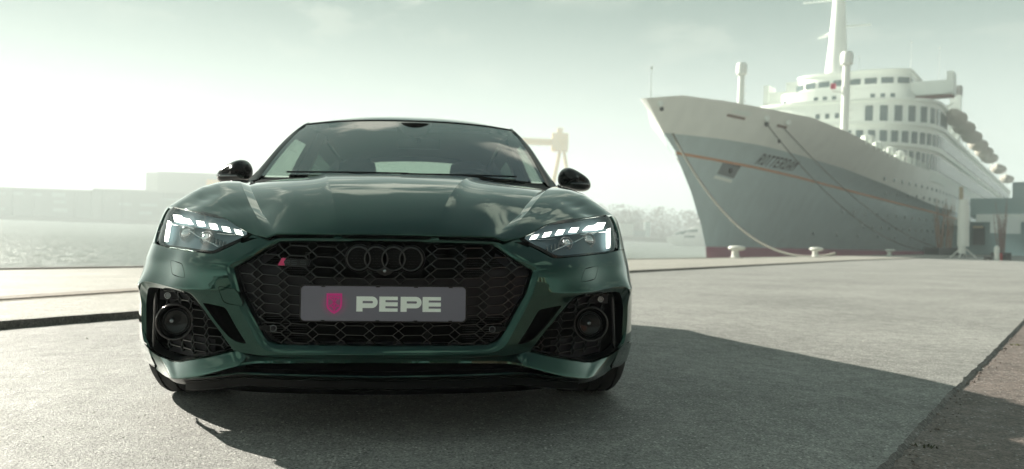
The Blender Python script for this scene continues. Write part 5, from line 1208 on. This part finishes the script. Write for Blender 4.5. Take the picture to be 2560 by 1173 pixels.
# red and white marker
root=empty('marker_post',(39.6,49.6,0)); tag(root,'short red and white marker post at the right edge of the quay','marker')
MB().lathe((-.1,0,0),[(.17,0),(.17,.9),(.05,1.0)],n=12).build('white_post',sw_,root,True); MB().lathe((.18,0,0),[(.13,0),(.13,.45),(.04,.5)],n=12).build('red_cap_post',mat('marker_red',(.50,.05,.06),rough=.5),root,True)
MB().box((.6,0,.22),(.5,.5,.44),taper=.8).build('grey_block',MATS['tub_grey'],root)
MB().box((-.6,.2,.12),(.3,.5,.24)).build('dark_block',cop,root)
# gangway tower and terminal at the far right
tg=mat('terminal_blue_grey',(.33,.44,.44),rough=.6); tw=mat('terminal_white',(.88,.92,.88),rough=.5); tdk=mat('terminal_dark',(.09,.10,.10),rough=.8)
def at(px,dist,z=0):   # ground point by viewing angle
    a=YAW+math.atan((px-1280)/1969.9); return (CAMP[0]+math.sin(a)*dist,CAMP[1]+math.cos(a)*dist,z)
rzq=math.atan2(QD[1],QD[0])
def tbox(mb,px0,px1,dist,z0,z1,depth=4):
    a=Vector(at(px0,dist)); b=Vector(at(px1,dist)); c=(a+b)/2; w=(b-a).length; d=(b-a).normalized(); rz=math.atan2(d.y,d.x); back=Vector((-d.y,d.x,0))
    c=c+back*depth/2; mb.box((c.x,c.y,(z0+z1)/2),(w,depth,z1-z0),rz=rz); return mb
root=empty('gangway_tower',(0,0,0)); tag(root,'pale covered gangway tower with a dark doorway frame against the ship side','gangway')
D1=150
tbox(MB(),2290,2345,D1,1.8,7.4,5).build('cabin',tg,root); tbox(MB(),2287,2335,D1-.4,4.6,7.2,1).build('white_front',tw,root); tbox(MB(),2304,2326,D1-.7,5.0,5.7,1).build('cabin_window',tdk,root)
tbox(MB(),2285,2330,D1-.6,2.2,4.2,1).build('stair_panel',tw,root); tbox(MB(),2335,2344,D1-1.2,1.5,7.0,1).build('portal_post',tdk,root); tbox(MB(),2335,2375,D1-1.2,6.6,7.3,1).build('portal_beam',tdk,root)
root=empty('terminal_building',(0,0,0)); tag(root,'blue grey cruise terminal with pale roof band and open doorway at the right edge','building')
D2=130
tbox(MB(),2345,2700,D2+14,0.0,5.2,10).build('hall',tg,root); tbox(MB(),2425,2720,D2+2,5.6,8.2,12).build('roof_slab',tg,root); tbox(MB(),2440,2720,D2+1,4.8,5.9,2).build('fascia',tw,root)
tbox(MB(),2515,2552,D2,3.1,5.5,1).build('sign_panel',mat('bright_panel',(.85,.9,.88),rough=.4),root); tbox(MB(),2475,2515,D2+.5,3.2,5.3,1).build('pale_panel',tw,root)
tbox(MB(),2345,2425,D2+12,4.6,5.6,2).build('canopy_band',tw,root); tbox(MB(),2432,2462,D2+13,1.6,4.4,.6).build('doorway',tdk,root); tbox(MB(),2432,2458,D2+12.6,4.2,4.5,.8).build('door_lamp_strip',mat('warm_cream',(.8,.65,.45),rough=.5),root)
tbox(MB(),2530,2700,D2+30,9.5,12.5,10).build('upper_block',tg,root)

# ================================================================ far banks
def afar(px,Z,h=0):   # a point on the true level by viewing angle and depth
    X=(px-1280)/1969.9*Z; return (CAMP[0]+X*math.cos(YAW)+Z*math.sin(YAW),CAMP[1]-X*math.sin(YAW)+Z*math.cos(YAW),h)
def fbox(mb,px0,px1,Z,h0,h1,depth=20,dz=0):
    a=Vector(afar(px0,Z)); b=Vector(afar(px1,Z+dz)); d=(b-a).normalized(); bk=Vector((-d.y,d.x,0)); c=(a+b)/2+bk*depth/2
    return mb.box((c.x,c.y,(h0+h1)/2),((b-a).length,depth,h1-h0),rz=math.atan2(d.y,d.x))
def ftag(label,cat,name): r_=empty(name,mat=TM.copy()); return tag(r_,label,cat)
wg=add_noise(mat('warehouse_green',(.13,.16,.135),rough=.8),scale=.05,amt=.12); wg2=add_noise(mat('warehouse_pale_green',(.17,.20,.165),rough=.8),scale=.05,amt=.10)
wp=mat('warehouse_panel',(.26,.33,.30),rough=.7); wj=mat('warehouse_seam',(.09,.11,.10),rough=.8); wroof=mat('warehouse_roof',(.30,.31,.27),rough=.7); bankm=add_noise(mat('bank_earth',(.14,.13,.10),rough=.9),scale=.06,amt=.3)
def warehouse(px0,px1,h,m,label,seed):
    r=random.Random(seed); root=ftag(label,'warehouse','warehouse'); fbox(MB(),px0,px1,500,2.6,h,40).build('hall',m,root); fbox(MB(),px0,px1,499.2,h-.2,h+.9,42).build('roof_edge',wroof,root)
    px=px0+24
    while px<px1-10: fbox(MB(),px,px+3,499.4,2.6,h-.3,.8).build('wall_joint',wj,root); px+=r.choice((52,104,50))
    px=px0+14
    while px<px1-50:
        for hh in (6.0,11.4,15.6):
            if r.random()<.5: fbox(MB(),px+r.uniform(0,8),px+r.uniform(26,46),499.5,hh,hh+r.uniform(1.2,2.6),.7).build('pale_panel',wp,root)
        px+=52
warehouse(-420,-150,18.8,wg,'distant grey green warehouse at the very edge of the far bank, left',2)
warehouse(-149,226,19.6,wg,'long low grey green warehouse on the far bank, nearest the left edge',3)
warehouse(228,640,20.8,wg2,'slightly taller green warehouse with pale panels, just left of the car',5)
root=ftag('tall plain pale block rising behind the warehouses, left of the car mirror','building','tower_block'); fbox(MB(),388,640,545,2,36.5,40,dz=0).build('block',mat('block_grey',(.27,.28,.24),rough=.8),root); fbox(MB(),360,387.5,575,2,37.5,12).build('lit_side_face',mat('block_lit_side',(.36,.36,.31),rough=.8),root)  # second box is the block's side face, its sunlit tone put into the colour
root=ftag('small yellow tan hoist house beside the pale block, touching the mirror','hoist','hoist_house'); fbox(MB(),512,560,520,27,31,8).build('house',mat('crane_yellow',(.85,.45,.02),rough=.6),root); fbox(MB(),520,524,520,20,27,2).build('leg',MATS['crane_yellow'],root)
for (a,b) in ((-420,640),(640,1300),(1300,1800)):
    pass
V=[];F=[]
P_=[afar(px,498) for px in range(-900,2100,60)]
for k,p in enumerate(P_):
    q=afar(-900+60*k,1500,0); V+=[(p[0],p[1],-1.0),(p[0],p[1],2.2),(p[0]+.02*(q[0]-p[0]),p[1]+.02*(q[1]-p[1]),2.9),(p[0]+.25*(q[0]-p[0]),p[1]+.25*(q[1]-p[1]),3.2)]
o=mobj('far_bank',V,grid_faces(len(P_),4,flip=False),bankm); o.matrix_world=TM; o['kind']='structure'
# gantry crane
root=ftag('tan yellow shipyard gantry crane with splayed legs, between the windscreen and the right mirror','crane','gantry_crane')
cy=MATS['crane_yellow']
g_=fbox(MB(),1150,1375,520,61.5,65.5,5).build('girder',cy,root)
fbox(MB(),1372,1412,520,58,69.5,9).build('machine_house',cy,root); fbox(MB(),1384,1398,520,69.5,73,4).build('top_cabin',cy,root)
def leg(px0,h0,px1,h1,r=1.2,Z=522): MB().tube([afar(px0,Z,h0),afar(px1,Z,h1)],r,6).build('leg',cy,root)
leg(1392,58,1357,2.5,1.35); leg(1402,58,1440,2.5,1.25); leg(1180,62,1165,2.5,1.2); leg(1180,62,1200,2.5,1.2)
MB().tube([afar(1376,522,32),afar(1421,522,32)],.6,6).build('leg_brace',cy,root)
# wooded far bank at the right, thin winter crowns
def wood(name,px0,px1,Z0,Z1,n,hmin,hmax,cols,seed,label=None):
    r=random.Random(seed); ms=[mat(name+str(i),c,rough=.9) for i,c in enumerate(cols)]; V=[];F=[];mi=[]
    for t in range(n):
        px=r.uniform(px0,px1); Z=r.uniform(Z0,Z1); H=r.uniform(hmin,hmax); x,y,_=afar(px,Z); w=H*.34; ci=r.randrange(len(cols))
        b=len(V); V+=[(x-.3,y,2),(x+.3,y,2),(x,y,2+H*.6)]; F.append((b,b+1,b+2)); mi.append(0)
        for k in range(170):
            a=r.uniform(0,6.28); q=r.random()**.6; z=2+H*(.08+.92*r.random()**1.25); e=math.sqrt(max(.05,1-((z-2-H*.45)/(H*.58))**2)); px_=x+math.cos(a)*w*q*e; py_=y+math.sin(a)*w*q*e; s=r.uniform(.3,.85)*H/14
            b=len(V); n1=Vector((r.gauss(0,1),r.gauss(0,1),r.gauss(0,1))).normalized(); n2=n1.orthogonal().normalized(); c=Vector((px_,py_,z))
            V+=[tuple(c+n1*s),tuple(c+n2*s*.8),tuple(c-n1*s*.9)]; F.append((b,b+1,b+2)); mi.append(ci)
    o=mobj(name,V,F,ms); o.data.polygons.foreach_set('material_index',mi); o.matrix_world=TM; o['kind']='stuff'; return o
wood('far_woodland',1440,1900,503,560,110,12,22,[(.085,.06,.035),(.11,.08,.05),(.06,.05,.03)],11)
wood('far_woodland_behind',640,1460,503,600,120,10,18,[(.14,.12,.08),(.12,.13,.08)],12)
for i,(a,b,h0,h1,c,l) in enumerate([(1548,1583,3,11,(.55,.58,.52),'small white shed among the trees on the far bank, nearest the car'),(1612,1624,3,12.5,(.5,.62,.60),'narrow pale upright tank house on the far bank, left of the yacht'),(1566,1612,3,7,(.20,.27,.27),'low blue grey shed on the far bank between two white ones')]):
    root=ftag(l,'shed','shed'); fbox(MB(),a,b,500.5+i*.6,h0,h1,8).build('walls',mat('shed%d'%i,c,rough=.6),root); fbox(MB(),a-1,b+1,500.2+i*.6,h1,h1+.8,9).build('roof',wroof,root)
# white motor yacht
ym=mat('yacht_white',(.80,.82,.80),rough=.25,coat=.3); yg=mat('yacht_glass',(.04,.12,.11),rough=.08)
yroot=empty('motor_yacht',mat=TM@Matrix.Translation(afar(1668,330))@Matrix.Rotation(-YAW-.12,4,'Z')); tag(yroot,'sleek white motor yacht with green tinted glass, half hidden behind the liner bow','yacht')
def yl(name,sec,m,par=yroot):   # sections: (x, half width, zlow, zhigh)
    V=[];F=[]
    for x,w,a,b in sec: V+=[(x,-w*.75,a),(x,-w,b),(x,w,b),(x,w*.75,a)]
    for i in range(len(sec)-1):
        for j in range(4): F.append((i*4+j,(i+1)*4+j,(i+1)*4+(j+1)%4,i*4+(j+1)%4))
    F+=[(0,1,2,3),tuple((len(sec)-1)*4+j for j in (3,2,1,0))]
    return mobj(name,V,F,m,par,True,sharp=35)
yl('hull',[(-.4,.1,1.6,3.6),(2,1.1,.3,3.5),(5,2.1,-.3,3.3),(10,2.7,-.3,3.1),(18,2.8,-.3,2.9),(24,2.7,-.3,2.8)],ym)
yl('deckhouse',[(1.6,.6,3.3,3.8),(4.5,1.5,3.2,5.4),(8,2.1,3.1,6.7),(12,2.3,3.0,7.3),(20,2.3,3,7.2)],ym)
yl('glass_band',[(3.2,1.35,4.2,4.9),(6,2.0,4.5,6.0),(9,2.25,4.7,6.6),(12,2.4,4.8,6.9)],yg)
yl('lower_window',[(6.5,2.28,3.5,3.8),(8,2.34,3.45,4.05),(11,2.45,3.5,4.1)],yg)
yl('flybridge',[(9,1.2,7.0,7.6),(11.5,1.7,7.1,8.6),(17,1.7,7.2,8.4)],ym); MB().lathe((13.5,0,8.6),[(.25,0),(.25,1.4),(1.1,1.5),(1.1,2.4),(.5,3),(.01,3.1)],n=14).build('radar_dome',ym,yroot,True)
# ================================================================ behind the photographer, seen only mirrored in the paint
bk=mat('red_brown_brick',(.20,.085,.06),rough=.85); bpale=mat('pale_render',(.45,.40,.33),rough=.8)
root=empty('brick_hall',(0,0,0)); tag(root,'red brown brick hall with pale bands, mirrored in the bumper right of the grille','building')
for k in range(6): MB().box((16+k*7.2,-30-k*2,4.2),(5.6,8,8.4),rz=-.25).build('wall',bk,root); MB().box((19.6+k*7.2,-29.5-k*2,4.4),(1.3,7,8.8),rz=-.25).build('pier',bpale,root)
MB().box((34,-35,9.0),(46,9,.6),rz=-.25).build('roof',bpale,root)
r=random.Random(4); V=[];F=[]
for t in range(90):
    x=r.uniform(-120,20); y=-70+r.uniform(-12,12)+abs(x)*.1; H=r.uniform(5,10); w=H*.42
    for k in range(60):
        a=r.uniform(0,6.28); q=r.random()**.5; z=H*(.08+.92*r.random()); c=Vector((x+math.cos(a)*w*q,y+math.sin(a)*w*q,z)); n1=Vector((r.gauss(0,1),r.gauss(0,1),r.gauss(0,1))).normalized(); n2=n1.orthogonal(); s=.9
        b=len(V); V+=[tuple(c+n1*s),tuple(c+n2*s),tuple(c-n1*s)]; F.append((b,b+1,b+2))
o=mobj('tree_belt_behind',V,F,mat('tree_belt_green',(.05,.06,.03),rough=.9)); o['kind']='stuff'
# ================================================================ sea haze
hz_=bpy.data.materials.new('sea_haze'); hz_.use_nodes=True; N_=hz_.node_tree.nodes; N_.clear(); o_=N_.new('ShaderNodeOutputMaterial'); v_=N_.new('ShaderNodeVolumePrincipled'); hz_.node_tree.links.new(v_.outputs[0],o_.inputs['Volume'])
v_.inputs['Color'].default_value=(.86,.96,.96,1); v_.inputs['Density'].default_value=HAZE; v_.inputs['Anisotropy'].default_value=.18
o=MB().box((0,100,33),(1600,1600,92)).build('haze',hz_); o.matrix_world=TM; o['kind']='stuff'
